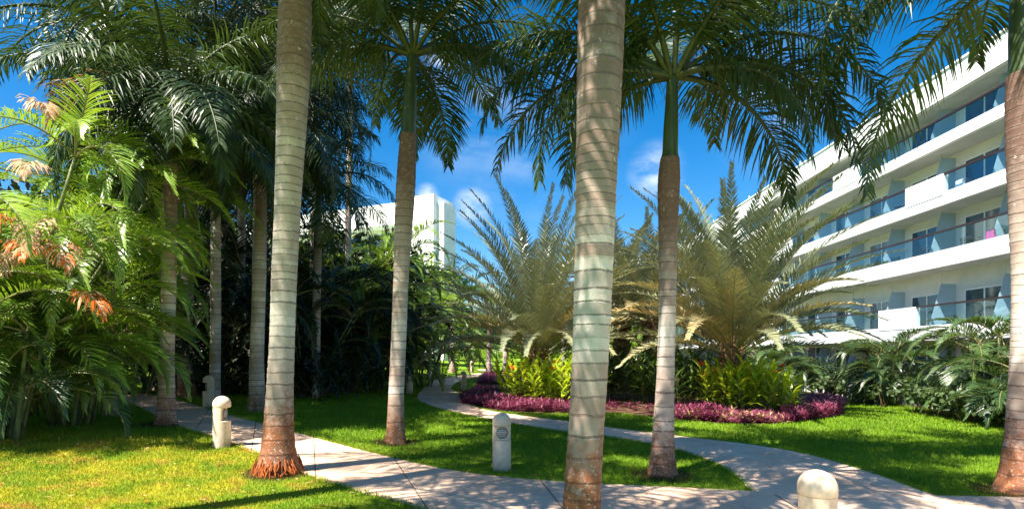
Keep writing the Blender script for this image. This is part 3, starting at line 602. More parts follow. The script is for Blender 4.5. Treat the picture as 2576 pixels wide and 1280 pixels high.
# ---- royal palms of the dark grove
grove = [
 ('royal palm rising behind the areca clump, crown at the upper left of the sky', 285, 11.3, 45, 26, 131, 'royal', 3.3),
 ('royal palm of the grove, dark crown over the olive crownshaft', 545, 14.0, 95, 24, 132, 'royal_shaded', 3.5),
 ('royal palm of the grove, crown against the left foreground trunk', 610, 18.5, 300, 19, 133, 'royal_shaded', 3.6),
 ('royal palm of the grove, crown just right of the left foreground trunk', 790, 22.0, 175, 15, 134, 'royal_shaded', 5.0),
 ('royal palm whose trunk hides behind the left foreground palm, dark crown on both sides', 722, 14.5, 185, 24, 147, 'royal_shaded', 3.5),
 ('low royal palm with crown arching beside the far white building', 800, 17.0, 440, 20, 135, 'royal', 3.2),
 ('tall royal palm of the grove with crown cut by the top of the picture', 650, 15.0, -60, 22, 136, 'royal_shaded', 3.6),
 ('low royal palm of the grove seen between two slim trunks', 560, 21.0, 440, 16, 137, 'royal_shaded', 3.5),
 ('royal palm deep in the grove behind the olive crownshaft', 400, 17.0, 240, 20, 138, 'royal_shaded', 3.5),
 ('high royal palm of the grove between the left foreground and middle palms', 880, 21.0, 60, 15, 139, 'royal_shaded', 4.6),
]
for (lab, x, Y, yc, wd, sd_, lf, LF) in grove:
    xb = (x-CX)/F*Y; zb = float(terrain(xb, Y)); yb = HY+(EYE-zb)/Y*F
    yt = yc+1.5*F/Y
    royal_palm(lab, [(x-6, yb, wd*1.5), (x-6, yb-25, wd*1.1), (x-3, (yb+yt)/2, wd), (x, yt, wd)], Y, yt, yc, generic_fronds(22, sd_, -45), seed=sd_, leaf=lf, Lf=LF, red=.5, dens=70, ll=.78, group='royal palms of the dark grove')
# ---- far palms along the winding path
far = [('pale far palm trunk at the bend of the winding path', 1139, 933, 36, 700, 14, 141), ('reddish far palm trunk right of the path end', 1230, 936, 34, 770, 12, 142),
       ('white far palm trunk left of the purple bed', 1272, 930, 37, 760, 12, 143), ('thin far palm trunk beside the left date palm', 1386, 915, 44, 770, 11, 144),
       ('thin leaning far palm trunk behind the yellow-green plants', 1418, 912, 48, 760, 10, 145), ('far palm trunk in the shade left of the winding path', 1078, 940, 38, 770, 10, 146)]
for (lab, x, yb, Y, yc, wd, s) in far:
    yt = yc+1.2*F/Y
    royal_palm(lab, [(x-1, yb, wd*1.5), (x-1, yb-10, wd*1.1), (x, (yb+yt)/2, wd), (x+1, yt, wd)], Y, yt, yc, generic_fronds(14, s, -40), seed=s, Lf=2.9, red=.6, dens=40, ll=.6, group='far palms by the winding path')

# ------------------------------------------------------------------ date palms
def date_palm(label, px, Y, y_crown, n=64, Lf=4.2, seed=1, trunk_r=.24, gold=.0, top=86, low=-22):
    R_ = np.random.default_rng(seed); x = (px-CX)/F*Y; zb = float(terrain(x, Y)); c = at(px, y_crown, Y)
    root = thing('date_palm', (x, Y, zb), label, 'palm tree', 'date palms behind the planting bed')
    m = MB(); h = c[2]-zb; zz = np.linspace(0, 1, 30)
    r = trunk_r*(1.15-.25*zz+.45*np.exp(-((zz-1)/.35)**2)*.8)
    m.tube(np.stack([np.full(30, x)+.03*np.sin(zz*5), np.full(30, Y), zb-.05+zz*(h+.05)], -1), r, 14, True)
    # old leaf bases all round the trunk
    for k in range(150):
        a = k*2.4; z = zb+.05+(k/150)*(h+.1); rr = np.interp((z-zb)/h, zz, r); d = np.array([math.cos(a), math.sin(a), 0])
        b = np.array([x, Y, z])+d*rr*.8
        m.tube([b, b+d*.07+[0, 0, .08], b+d*(.12+.07*R_.random())+[0, 0, .22+.1*R_.random()]], [.06, .05, .02], 4)
    m.build('trunk', M['fibre'], root)
    mc_ = MB(); mo = MB(); md = MB()
    for i in range(n):
        t = i/(n-1); el = top+(low-top)*t**.85+R_.normal()*5; az = i*137.5+R_.random()*20
        ln = Lf*(.80+.2*math.sin(math.pi*min(1, t*1.2+.25)))*(.92+.16*R_.random())
        v = .0+.95*t**1.5+(R_.random()-.5)*.7+gold
        if t > .66 and R_.random() < .4: v = 1.0+.5*R_.random()
        b = c+np.array([math.cos(R(az)), math.sin(R(az)), 0])*.16-[0, 0, .35*t]
        frond(mc_, b, az, el, ln, (25+22*R_.random())+30*t, nl=100, ll=.50, lw=.034, vang=20, plume=15, grav=.18, segs=2, v=v, rr=.019, t0=.14, prof='date', R_=R_, rach=mo, bend=(R_.random()-.5)*20, power=1.6, vvar=.3)
    mc_.build('crown', M['date'], root); mo.build('frond_stalks', M['cane_gold'], root)
    return root
M['cane_gold'] = plain('golden_stalk', (.22, .20, .09), .5, .4, 6, .3)
date_palm('large silvery date palm right of the swollen-necked royal palm', 1843, 15.8, 862, 84, 5.1, 201, .22, 0, 87, 24)
date_palm('date palm with golden lower fronds left of the foreground trunk', 1352, 19.5, 875, 86, 5.7, 202, .24, .1, 88, 22)
date_palm('date palm with brown fibrous trunk seen between the two foreground trunks', 1566, 24.5, 760, 60, 4.4, 203, .28, .15, 80, 0)
date_palm('date palm in the back, half hidden by the swollen-necked royal palm', 1640, 21.5, 790, 60, 4.4, 204, .24, .15, 80, 5)

# ------------------------------------------------------------------ areca palms
def areca(label, x, Y, H=3.6, n=42, Lf=2.0, spread=1.0, seed=1, leaf='areca', stems=9, ll=.50, v0=.4, dens=38, dry=0, lw=.022, group='areca palm clumps', segs=4, zmin=.15, lean=.35, drylist=None):
    R_ = np.random.default_rng(seed); zb = float(terrain(x, Y)); root = thing('areca_palm', (x, Y, zb), label, 'areca palm', group)
    ms = MB(); mc_ = MB(); mo = MB(); md = MB(); B = np.array([x, Y, zb]); tips = []
    for k in range(stems):
        a = R_.random()*6.283; rr = .15+.35*spread*R_.random(); b = B+[math.cos(a)*rr*.6, math.sin(a)*rr*.6, -.05]
        hh = H*(.28+.46*R_.random()); tp = b+[math.cos(a)*hh*lean*spread*(.4+R_.random()), math.sin(a)*hh*lean*spread*(.4+R_.random()), hh]
        mid = (b+tp)/2+[math.cos(a)*.0, 0, .12]
        t = np.linspace(0, 1, 9)[:, None]; pp = b*(1-t)**2+2*mid*t*(1-t)+tp*t*t
        ms.tube(pp, .035-.012*t[:, 0], 8); tips.append((tp, a, pp))
    for i in range(n):
        tp, a, pp = tips[i % stems]; t = R_.random(); low = R_.random() < .35
        o = tp if not low else pp[int(3+5*R_.random())]
        az = math.degrees(a)+R_.normal()*65 if R_.random() < .75 else R_.random()*360
        el = (70-55*t) if not low else (40-40*t)
        v = v0+(R_.random()-.5)*.7
        ln = Lf*(.8+.35*R_.random())
        frond(mc_, o, az, el, ln, 75+45*R_.random(), nl=dens, ll=ll, lw=lw, vang=34, plume=7, grav=.8, segs=segs, v=min(v, .95), rr=.014, t0=.2, prof='areca', R_=R_, rach=mo, bend=(R_.random()-.5)*50)
    for i in range(dry):
        tp, a, pp = tips[i % stems]; az = -90+R_.normal()*60
        frond(md, pp[int(3+5*R_.random())], az, 15-30*R_.random(), Lf*.7, 75, nl=26, ll=.35, lw=.022, vang=10, plume=30, grav=2.2, segs=3, v=1.6*R_.random()**2, rr=.012, prof='areca', R_=R_)
    for (p, az, el, ln, v) in (drylist or []):
        frond(md, p, az, el, ln, 85, nl=28, ll=.34, lw=.024, vang=10, plume=26, grav=2.2, segs=3, v=v, rr=.012, prof='areca', R_=R_, vvar=.9)
    ms.build('canes', M['cane'], root, True); mc_.build('crown', M[leaf], root); mo.build('frond_stalks', M['cane_gold'], root)
    if dry or drylist: md.build('dry_fronds', M['dry'], root)['label'] = 'brown and orange dried fronds hanging in the clump'
    return root
# big clump at the left
areca('big yellow-green areca clump filling the left edge', -8.6, 9.0, 6.4, 270, 1.85, 1.45, 301, 'areca', 34, .44, .5, 38, 0, lw=.021, lean=.34,
      drylist=[(at(95, 440, 7.6), -60, 20, .9, .4), (at(60, 560, 7.6), -100, 10, .8, 1.4), (at(125, 560, 7.6), -70, 0, .9, .2), (at(60, 640, 7.6), -50, 25, .9, 1.3), (at(20, 640, 7.6), -60, 0, .8, .9), (at(140, 620, 7.6), -40, 5, .8, 1.2), (at(70, 280, 7.6), -30, 20, .8, .9), (at(180, 740, 7.6), -20, 10, .8, 1.5)])
areca('second areca clump leaning over the path behind the big left one', -7.9, 9.9, 4.4, 110, 1.7, 1.0, 302, 'areca', 15, .44, .4, 38, 0, lw=.021, lean=.32)
areca('tall areca clump under the upper left sky', -9.3, 10.9, 7.8, 110, 2.1, 1.1, 306, 'areca', 14, .5, .5, 38, 0, lw=.023)
areca('areca clump at the far left edge behind the big one', -10.7, 11.5, 8.6, 130, 2.1, 1.4, 303, 'areca', 15, .55, .5, 44, 3, lw=.023)
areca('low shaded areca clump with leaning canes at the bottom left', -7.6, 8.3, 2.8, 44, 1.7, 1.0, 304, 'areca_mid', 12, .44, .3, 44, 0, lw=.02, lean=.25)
areca('unseen areca clump added left of the picture to shade the lawn', -9.4, 6.5, 5.2, 90, 1.9, 1.1, 305, 'areca', 14, .44, .5, 34, 0, lw=.022)  # added out of view so that its shade falls on the left lawn
# dark grove undergrowth
k = 0
def gx_(px, Y): return (px-CX)/F*Y
dark = [(480, 17.5, 5.2), (560, 17, 5.6), (610, 20, 6.4), (690, 18.5, 5.4), (770, 17.5, 4.7), (830, 18.5, 4.5), (880, 19.5, 4.6), (750, 21.5, 5.8), (850, 23, 6.0), (930, 20.5, 4.2), (540, 22, 6.8), (350, 15.5, 5.2), (250, 14.5, 5.4), (120, 14.5, 5.6), (660, 24, 6.0), (420, 20, 6)]
dl = ['under the olive crownshaft', 'between the olive crownshaft palm and the slim trunk', 'behind the slim trunk', 'behind the left foreground trunk', 'just right of the left foreground trunk', 'in the black shade right of the left foreground trunk',
      'at the right end of the black shade', 'tall and deep behind the left foreground trunk', 'tall and deep at the grove edge', 'beside the slim middle palm', 'tall and deep between the left trunks', 'behind the big left areca', 'far behind the big left areca', 'at the far left behind the others', 'tallest at the back of the grove', 'at the back left of the grove']
protos = [None]*3
for i, ((px, Y, H), d_) in enumerate(zip(dark, dl)):
    x = gx_(px, Y); lab = 'dark areca clump '+d_
    if i < 4:
        protos[i % 3] = protos[i % 3]
        o = areca(lab, x, Y, H, 54, 2.5, 1.35, 320+i, 'areca_deep_shade', 9, .6, .35, 34, 0, .036, 'dark areca clumps in the grove', 3)
        if i < 3: protos[i] = (o, H)
    else:
        src, h0 = protos[i % 3]; copy_thing(src, (x, Y, float(terrain(x, Y))), lab, rotz=i*1.3, scale=H/h0)
# lit arecas beyond the grove, next to the middle palm
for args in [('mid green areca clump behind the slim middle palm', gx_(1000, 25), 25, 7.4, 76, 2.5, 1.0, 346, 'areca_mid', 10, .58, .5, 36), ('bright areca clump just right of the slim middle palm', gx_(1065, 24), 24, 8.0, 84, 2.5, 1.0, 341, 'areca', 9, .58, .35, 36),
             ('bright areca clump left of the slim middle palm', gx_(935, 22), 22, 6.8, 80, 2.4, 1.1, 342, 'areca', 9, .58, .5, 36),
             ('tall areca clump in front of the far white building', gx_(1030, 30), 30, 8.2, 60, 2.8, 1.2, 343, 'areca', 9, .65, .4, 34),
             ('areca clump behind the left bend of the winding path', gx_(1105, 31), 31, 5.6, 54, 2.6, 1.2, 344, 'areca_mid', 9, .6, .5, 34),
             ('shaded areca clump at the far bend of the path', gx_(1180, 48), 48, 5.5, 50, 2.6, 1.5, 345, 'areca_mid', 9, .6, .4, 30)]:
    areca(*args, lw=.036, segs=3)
# arecas along the hotel
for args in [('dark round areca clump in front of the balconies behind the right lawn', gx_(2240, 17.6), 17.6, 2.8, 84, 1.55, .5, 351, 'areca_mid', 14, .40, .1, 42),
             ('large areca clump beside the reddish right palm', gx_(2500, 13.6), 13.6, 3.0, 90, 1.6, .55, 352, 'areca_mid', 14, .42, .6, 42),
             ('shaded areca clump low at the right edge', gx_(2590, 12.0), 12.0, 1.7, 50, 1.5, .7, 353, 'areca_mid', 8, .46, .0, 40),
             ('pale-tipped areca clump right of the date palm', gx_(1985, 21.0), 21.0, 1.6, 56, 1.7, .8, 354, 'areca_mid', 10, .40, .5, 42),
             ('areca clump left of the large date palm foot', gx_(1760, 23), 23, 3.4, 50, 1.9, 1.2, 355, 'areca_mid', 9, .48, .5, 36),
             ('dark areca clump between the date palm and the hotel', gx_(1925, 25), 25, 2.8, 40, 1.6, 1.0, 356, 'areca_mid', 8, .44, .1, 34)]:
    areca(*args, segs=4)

# ------------------------------------------------------------------ bushes and distant wood
def leaf_cloud(m, c, rad, n, size, R_, v0=.4, shell=.55):
    u = nrm(R_.standard_normal((n, 3))); r = (shell+(1-shell)*R_.random(n)**.6)
    lump = 1+.22*np.sin(u[:, 0]*5+c[0])+.18*np.sin(u[:, 1]*6+c[1]*2)+.15*np.sin(u[:, 2]*7+c[0]*3)
    p = np.array(c)+u*(r*lump)[:, None]*np.array(rad); d = nrm(u+R_.standard_normal((n, 3))*.8); N = nrm(R_.standard_normal((n, 3))+[0, 0, .8])
    m.leaves(p, d, N, size*(.7+.6*R_.random(n)), size*.42, .3, 2, v0+(R_.random(n)-.5)*.8, (.3, 1, .1))
def bush(label, px, Y, h, wd, leaf, seed, n=1600, size=.16, cat='bush', name='garden_bush', group='bushes at the far end of the garden'):
    R_ = np.random.default_rng(seed); x = gx_(px, Y); zb = float(terrain(x, Y)); root = thing(name, (x, Y, zb), label, cat, group)
    m = MB(); s = MB()
    for k in range(6):
        a = R_.random()*6.28; rr = wd*.5*R_.random(); c = (x+math.cos(a)*rr, Y+math.sin(a)*rr*.6, zb+h*(.35+.35*R_.random()))
        leaf_cloud(m, c, (wd*.45, wd*.35, h*.42), n//6, size, R_, shell=.3)
        s.tube([(x, Y, zb-.05), ((x+c[0])/2, (Y+c[1])/2, zb+h*.3), c], [.05, .035, .015], 6)
    m.build('foliage', M[leaf], root); s.build('branches', M['stem'], root); return root
bl = [('bright green bush at the end of the winding path', 1255, 58, 2.6, 5, 'bush_bright', 401), ('bright bush left of the path end', 1195, 60, 2.4, 5, 'bush_bright', 402), ('green bush behind the thin far trunks', 1330, 56, 3.2, 6, 'bush', 403),
      ('bright bush seen between the foreground trunks', 1590, 42, 3.6, 5, 'bush_bright', 404), ('green bush left of the brown fibrous trunk', 1530, 44, 2.8, 4.5, 'bush', 405), ('green bush by the hotel end', 1660, 46, 3.5, 5, 'bush', 406),
      ('low dark bush in the grove behind the middle palm', 900, 20.5, 1.1, 3, 'hedge', 408), ('dark bush behind the shaded light bollard', 560, 16.5, 1.5, 3.4, 'wood_dark', 409), ('dark bush deep in the black shade', 790, 17.0, 1.3, 3.4, 'wood_dark', 410),
      ('pale green bush at the far left bend', 1130, 62, 3.0, 6, 'bush', 411)]
for a in bl: bush(*a)
# tall dark wood behind the grove: individual trees
def big_tree(label, px, Y, H, leaf, seed, wd=6, n=5200, size=.34):
    R_ = np.random.default_rng(seed); x = gx_(px, Y); zb = float(terrain(x, Y)); root = thing('broadleaf_tree', (x, Y, zb), label, 'tree', 'trees behind the garden')
    t = MB(); t.tube([(x, Y, zb-.1), (x+.1, Y, zb+H*.25), (x-.1, Y, zb+H*.5)], [.26, .2, .14], 10); m = MB()
    for k in range(11):
        a = R_.random()*6.28; rr = wd*.38*R_.random()**.5; c = np.array([x+math.cos(a)*rr, Y+math.sin(a)*rr, zb+H*(.22+.62*k/10)])
        leaf_cloud(m, c, (wd*.30, wd*.30, H*.14), n//11, size, R_, shell=.2)
        t.tube([(x, Y, zb+H*(.2+.03*k)), ((x+c[0])/2, (Y+c[1])/2, c[2]*.9), c], [.09, .06, .02], 6)
    t.build('trunk', M['stem'], root, True); m.build('crown', M[leaf], root)
big = [('dark tree behind the grove at the far left', 60, 20, 6.5), ('dark tree behind the grove, behind the areca clumps', 260, 20, 7), ('dark tree behind the olive crownshaft', 420, 23, 8.5), ('dark tree closing the gap between the left trunks', 560, 25, 8.5),
       ('dark tree behind the slim trunk of the grove', 690, 26, 7.0), ('dark tree behind the black shade', 800, 25, 6.8), ('dark tree at the right end of the grove', 900, 27, 7.2)]
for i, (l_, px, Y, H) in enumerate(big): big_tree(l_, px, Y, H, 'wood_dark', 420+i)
for i, (l_, px, Y, H, lf) in enumerate([('green tree beyond the winding path', 1210, 75, 7, 'bush'), ('green tree beyond the thin far trunks', 1330, 80, 9, 'bush'), ('green tree beyond the bright areca', 1060, 45, 8.5, 'bush_bright'), ('distant tree between the foreground trunks', 1500, 90, 7, 'bush'), ('distant tree by the hotel end', 1590, 85, 6.5, 'bush')]):
    big_tree(l_, px, Y, H, lf, 440+i, 9, 4200, .5)
m_ = MB(); R_ = np.random.default_rng(9)
for px in np.linspace(200, 1760, 46):
    Y = 130+20*R_.random(); leaf_cloud(m_, (gx_(px, Y), Y, 2.5), (7, 4, 4.5+1.5*R_.random()), 500, 1.3, R_, shell=.2)
tag(m_.build('distant_woods', M['bush']), 'distant green woods closing the horizon', 'woods', kind='stuff')

# ------------------------------------------------------------------ planting bed: ginger, purple ground cover
def ginger(label, px, py, H, n, leaf, seed, rad=.7, flowers=0, group='broad-leaved plants of the bed'):
    R_ = np.random.default_rng(seed); g = ground(px, py); root = thing('flowering_ginger_plant', g, label, 'plant', group); m = MB(); st = MB(); fl = MB()
    P, D, N_, Ln, Wd = [], [], [], [], []
    for k in range(int(n*.7)):
        a = R_.random()*6.28; rr = rad*R_.random()**.6; b = g+[math.cos(a)*rr, math.sin(a)*rr, 0]; h = H*(.6+.4*R_.random())*(1-.25*rr/rad)
        ln = np.array([math.cos(a), math.sin(a), 0])*(.12+.3*rr/rad)*h*R_.random(); tp = b+ln+[0, 0, h*.85]
        st.tube([b, (b+tp)/2+ln*.05, tp], [.009, .008, .004], 4, False)
        for j in range(9):
            t = .2+.8*j/8; p = b*(1-t)+tp*t; az = (j % 2)*math.pi+a*3+R_.normal()*.5; el = .5+.6*t
            P.append(p); D.append((math.cos(az)*math.cos(el), math.sin(az)*math.cos(el), math.sin(el))); N_.append((-math.cos(az)*math.sin(el), -math.sin(az)*math.sin(el), math.cos(el))); Ln.append(.46+.26*R_.random()); Wd.append(.075+.03*R_.random())
        if R_.random() < flowers:
            q = nrm(R_.standard_normal((7, 3))*.6+[0, 0, 1]); fl.leaves(np.repeat([tp+[0, 0, .10]], 7, 0), q, nrm(R_.standard_normal((7, 3))), .16, .05, 0, 2, R_.random(7))
    m.leaves(P, D, N_, np.array(Ln), np.array(Wd), 1.3, 4, .5+(R_.random(len(P))-.5)*.9, (.35, .9, 1, .65, .05))
    st.build('stalks', M['cane'], root); m.build('foliage', M[leaf], root)
    if fl.n: fl.build('flowers', M['flower'], root)
gl = [('yellow-green ginger plant at the far left end of its row, above the purple leaves', 1318, 1008, 1.2, 40, 'ginger', .8, .1), ('yellow-green ginger plant at the left tip of the bed', 1345, 1016, 1.35, 34, 'ginger', .7, .1), ('yellow-green ginger plant right behind the first, touching the foreground trunk', 1393, 1020, 1.25, 38, 'ginger', .75, .1), ('yellow-green ginger plant behind the purple patch by the date palm foot', 1370, 1000, 1.7, 34, 'ginger', .8, .08),
      ('yellow-green ginger plant partly hidden by the foreground trunk', 1440, 1018, 1.35, 34, 'ginger', .7, .1),
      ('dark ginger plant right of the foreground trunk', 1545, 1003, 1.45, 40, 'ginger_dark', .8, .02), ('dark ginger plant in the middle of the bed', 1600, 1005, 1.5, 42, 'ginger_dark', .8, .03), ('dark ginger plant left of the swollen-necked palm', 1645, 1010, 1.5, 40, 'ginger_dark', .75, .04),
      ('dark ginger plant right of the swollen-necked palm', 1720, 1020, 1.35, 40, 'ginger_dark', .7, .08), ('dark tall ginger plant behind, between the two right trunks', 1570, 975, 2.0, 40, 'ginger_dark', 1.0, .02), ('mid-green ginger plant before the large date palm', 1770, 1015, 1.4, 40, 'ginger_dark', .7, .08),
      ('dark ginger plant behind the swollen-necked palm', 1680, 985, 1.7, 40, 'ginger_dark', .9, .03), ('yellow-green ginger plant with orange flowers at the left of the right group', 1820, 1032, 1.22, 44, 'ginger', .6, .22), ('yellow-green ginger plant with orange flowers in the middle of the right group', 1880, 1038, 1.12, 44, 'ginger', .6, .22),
      ('yellow-green ginger plant at the right end of the bed', 1945, 1036, 1.05, 42, 'ginger', .6, .18), ('yellow-green ginger plant behind the right group', 1900, 1015, 1.25, 40, 'ginger', .7, .12)]
for i, (l_, px, py, H, n, lf, rd, fw) in enumerate(gl): ginger(l_, px, py, H*1.38, n, lf, 500+i, rd, fw)
def cover(label, polypx, n, h, seed, v0=.45, name='purple_ground_cover', dryf=.0):
    R_ = np.random.default_rng(seed); pl = np.array(gp(polypx)); lo, hi = pl.min(0), pl.max(0); m = MB()
    X = lo[0]+(hi[0]-lo[0])*R_.random(n*4); Y = lo[1]+(hi[1]-lo[1])*R_.random(n*4); k = inside(X, Y, pl); X, Y = X[k][:n], Y[k][:n]; n = len(X)
    hh = h*(.45+.55*R_.random(n))*(.72+.34*np.sin(X*2.3)*np.sin(Y*1.7+1)+.25*np.sin(X*5.1+2)*np.sin(Y*4.3)); Z = terrain(X, Y); per = 13
    base = np.stack([X, Y, Z], -1); t = np.tile(np.linspace(.25, 1, per), n); B = np.repeat(base, per, 0); H = np.repeat(hh, per)
    off = np.repeat(R_.normal(size=(n, 2))*.05, per, 0)
    P = B+np.stack([off[:, 0]*t, off[:, 1]*t, H*t], -1); a = R_.random(n*per)*6.283; el = .1+1.0*t*R_.random(n*per)
    D = np.stack([np.cos(a)*np.cos(el), np.sin(a)*np.cos(el), np.sin(el)], -1); N_ = np.stack([-np.cos(a)*np.sin(el), -np.sin(a)*np.sin(el), np.cos(el)], -1)
    vv = v0+(R_.random(n*per)-.5)*.7+np.repeat(.35*np.sin(X*3.1+Y)*np.sin(Y*2.3)+(R_.random(n)-.5)*.5, per)
    vv = np.maximum(vv, 0)
    if dryf: vv = np.where(np.repeat(R_.random(n) < dryf, per), 1.5, np.minimum(vv, .98))
    else: vv = np.minimum(vv, .98)
    m.leaves(P, D, N_, .13+.05*R_.random(n*per), .030, .6, 2, vv, (.4, 1, .06))
    return tag(m.build(name, M['purple']), label, 'ground cover', kind='stuff')
cover('magenta purple leafy ground cover at the left tip of the bed', [(1158, 1000), (1164, 1016), (1250, 1034), (1445, 1041), (1445, 1012), (1320, 1000), (1200, 985)], 1900, .34, 601)
cover('purple leafy ground cover strip beyond the left tip', [(1200, 965), (1310, 968), (1318, 944), (1225, 941)], 1500, .42, 602)
cover('purple ground cover toned dark for shade between the two trunks', [(1445, 1041), (1560, 1040), (1700, 1055), (1700, 1030), (1560, 1014), (1445, 1012)], 70, .2, 603, .0)  # lowest leaf tone paints in the shade between the trunks
cover('purple and straw coloured ground cover before the right ginger plants', [(1698, 1055), (1850, 1068), (1990, 1064), (1990, 1052), (1860, 1050), (1790, 1044), (1740, 1026), (1700, 1030)], 900, .26, 604, .5, dryf=.25)
cover('magenta purple ground cover mound at the right tip of the bed', [(1985, 1065), (2060, 1057), (2110, 1047), (2124, 1030), (2080, 1010), (2010, 1010), (1970, 1035)], 1500, .38, 605)
cover('purple ground cover patch right of the swollen-necked palm', [(1700, 1052), (1810, 1062), (1815, 1045), (1770, 1030), (1700, 1032)], 500, .34, 606)

# ------------------------------------------------------------------ hedges and low wall before the hotel
def hedge(label, pts, h, wd, n, seed):
    R_ = np.random.default_rng(seed); pts = np.array(pts); c = pts.mean(0); root = thing('hedge', (c[0], c[1], 0), label, 'hedge', 'low hedges before the hotel'); m = MB(); s = MB()
    t = R_.random(n); seg = resample(pts, 60); p = seg[(t*59).astype(int)]+R_.normal(size=(n, 2))*wd*.33
    z = h*(.35+.65*R_.random(n)**.6)*(.85+.2*np.sin(p[:, 1]*1.7)*np.sin(p[:, 1]*.6+p[:, 0])); P = np.stack([p[:, 0], p[:, 1], z], -1)
    m.leaves(P, nrm(R_.standard_normal((n, 3))+[0, 0, .3]), nrm(R_.standard_normal((n, 3))+[-.4, -.3, .6]), .12, .105, .2, 3, .45+(R_.random(n)-.5)*.9, (.35, 1, .95, .2))
    for k in range(len(seg)*2):
        b = seg[k//2]+R_.normal(size=2)*wd*.2; e = b+R_.normal(size=2)*.12; s.tube([(b[0], b[1], -.02), ((b[0]+e[0])/2, (b[1]+e[1])/2, h*.4), (e[0], e[1], h*.85)], [.012, .01, .005], 4, False)
    m.build('foliage', M['hedge'], root); s.build('branches', M['stem'], root)
hedge('low round-leaved hedge between the bed and the dark round areca', [(11.2, 21.5), (11.2, 19), (11.1, 16.6)], .80, .7, 2200, 701)
hedge('low round-leaved hedge in front of the white garden wall by the right palm', [(11.0, 15.2), (10.7, 13), (10.5, 10.8)], .85, .7, 3000, 702)
hedge('low hedge in deep shade at the right edge behind the reddish palm', [(10.5, 10.6), (10.4, 8.5), (10.4, 7)], .8, .7, 1800, 703)
for i, (x, y, h, wd) in enumerate([(14.5, 24.5, 1.7, 2.6), (15.5, 28, 1.9, 3.0), (17, 33, 2.0, 3.6), (18, 39, 2.0, 4), (14.6, 19.5, 1.4, 2.4), (17.5, 46, 2.2, 5), (16.5, 22.5, 1.6, 2.6)]):
    h *= .55; bush('dark shrub by the hotel ground floor, '+['right of the date palm foot', 'behind the first one', 'under the lowest balcony', 'deep behind the date palm', 'behind the dark round areca', 'farthest along the hotel', 'nearest the hotel wall'][i], CX+x/y*F, y, h, wd, 'areca_deep_shade', 720+i, 1800, .2, 'shrub', 'dark_shrub', 'dark shrubs along the hotel')
m_ = MB(); xs = np.array([11.6, 13, 15, 17, 19, 21.5, 24]); ys = np.linspace(4, 96, 93); GX, GY = np.meshgrid(xs, ys, indexing='ij'); i = np.arange(GX.size).reshape(GX.shape)
m_.add(np.stack([GX, GY, terrain(GX, GY)+.014], -1), np.stack([i[:-1, :-1], i[1:, :-1], i[1:, 1:], i[:-1, 1:]], -1).reshape(-1, 4))
tag(m_.build('bed_ground', M['mulch']), 'dark mulch strip between hedge and hotel', kind='structure')
m_ = MB(); m_.box(12.2, 6, -.1, 12.4, 24, .42)
m_.box(12.15, 6, .42, 12.45, 24, .47)
tag(m_.build('garden_wall', M['white']), 'low white garden wall behind the hedges', 'wall')

# ------------------------------------------------------------------ bollard lights
def bollard(label, loc, az, group='bollard lights along the paths'):
    root = thing('bollard_light', (0, 0, 0), label, 'bollard light', group); r, H = .128, .79; n = 36
    def solid(m, levels, flat=None):
        """levels: (z, radius) rings; flat cuts the section at x = flat."""
        th = np.linspace(0, 2*math.pi, n, endpoint=False); V = []
        for z, rr in levels:
            x, y = rr*np.cos(th), rr*np.sin(th)
            if flat is not None: x = np.minimum(x, flat)
            V.append(np.stack([x, y, np.full(n, z)], -1))
        V = np.array(V); k = len(levels); i = np.arange(k-1)[:, None]*n; j = np.arange(n)[None]; jn = (j+1) % n
        q = np.stack([i+j, i+jn, i+n+jn, i+n+j], -1).reshape(-1, 4)
        vv = np.vstack([V.reshape(-1, 3), V[0].mean(0), V[-1].mean(0)]); c0, c1 = k*n, k*n+1
        t = [(c0, (x+1) % n, x) for x in range(n)]+[(c1, (k-1)*n+x, (k-1)*n+(x+1) % n) for x in range(n)]
        m.add(vv, q, t)
    b = MB(); solid(b, [(-.05, r), (0, r), (.15, r), (.30, r), (.405, r), (.412, r-.006), (.414, r-.012)]); b.build('base_column', M['bollard'], root, False)
    b2 = MB(); solid(b2, [(.4145, r-.003), (.5, r-.003), (.6155, r-.003)], .035)
    nk = b2.build('neck', M['bollard'], root)
    b3 = MB(); lv = [(.616, r-.010), (.618, r-.003), (.624, r), (.67, r)]+[(.67+.12*math.sin(a), r*math.cos(a)) for a in np.linspace(.12, 1.5, 12)]
    solid(b3, lv); b3.build('hood', M['bollard'], root, True)
    le = MB(); th = np.linspace(0, 6.283, 25)[:-1]
    cz = .515; rr = .072
    V = [(.0355, rr*math.cos(a), cz+rr*math.sin(a)) for a in th]+[(.050, rr*math.cos(a), cz+rr*math.sin(a)) for a in th]+[(.066, .6*rr*math.cos(a), cz+.6*rr*math.sin(a)) for a in th]+[(.070, 0, cz)]
    q = [(i, (i+1) % 24, 24+(i+1) % 24, 24+i) for i in range(24)]+[(24+i, 24+(i+1) % 24, 48+(i+1) % 24, 48+i) for i in range(24)]
    le.add(V, q, [(48+i, 48+(i+1) % 24, 72) for i in range(24)]); ln = le.build('lamp', M['lens'], root, True)
    lo = MB()
    for k in range(-2, 3):
        z = cz+k*.026; hw = math.sqrt(max(rr*rr-(k*.026)**2, 0))
        ys = np.linspace(-hw, hw, 9); lo.tube([(.052+.024*(1-(y/rr)**2), y, z) for y in ys], .005, 6)
    ys = np.linspace(0, 2*math.pi, 25); lo.tube([(.052, (rr+.002)*math.cos(a), cz+(rr+.002)*math.sin(a)) for a in ys], .006, 6, False)
    lo.build('guard', M['louvre'], ln)
    root.location = tuple(float(v) for v in loc); root.rotation_euler = (0, 0, R(az)); return root
def gl_(px, Y, py=None):
    x = gx_(px, Y); return (x, Y, float(terrain(x, Y)))
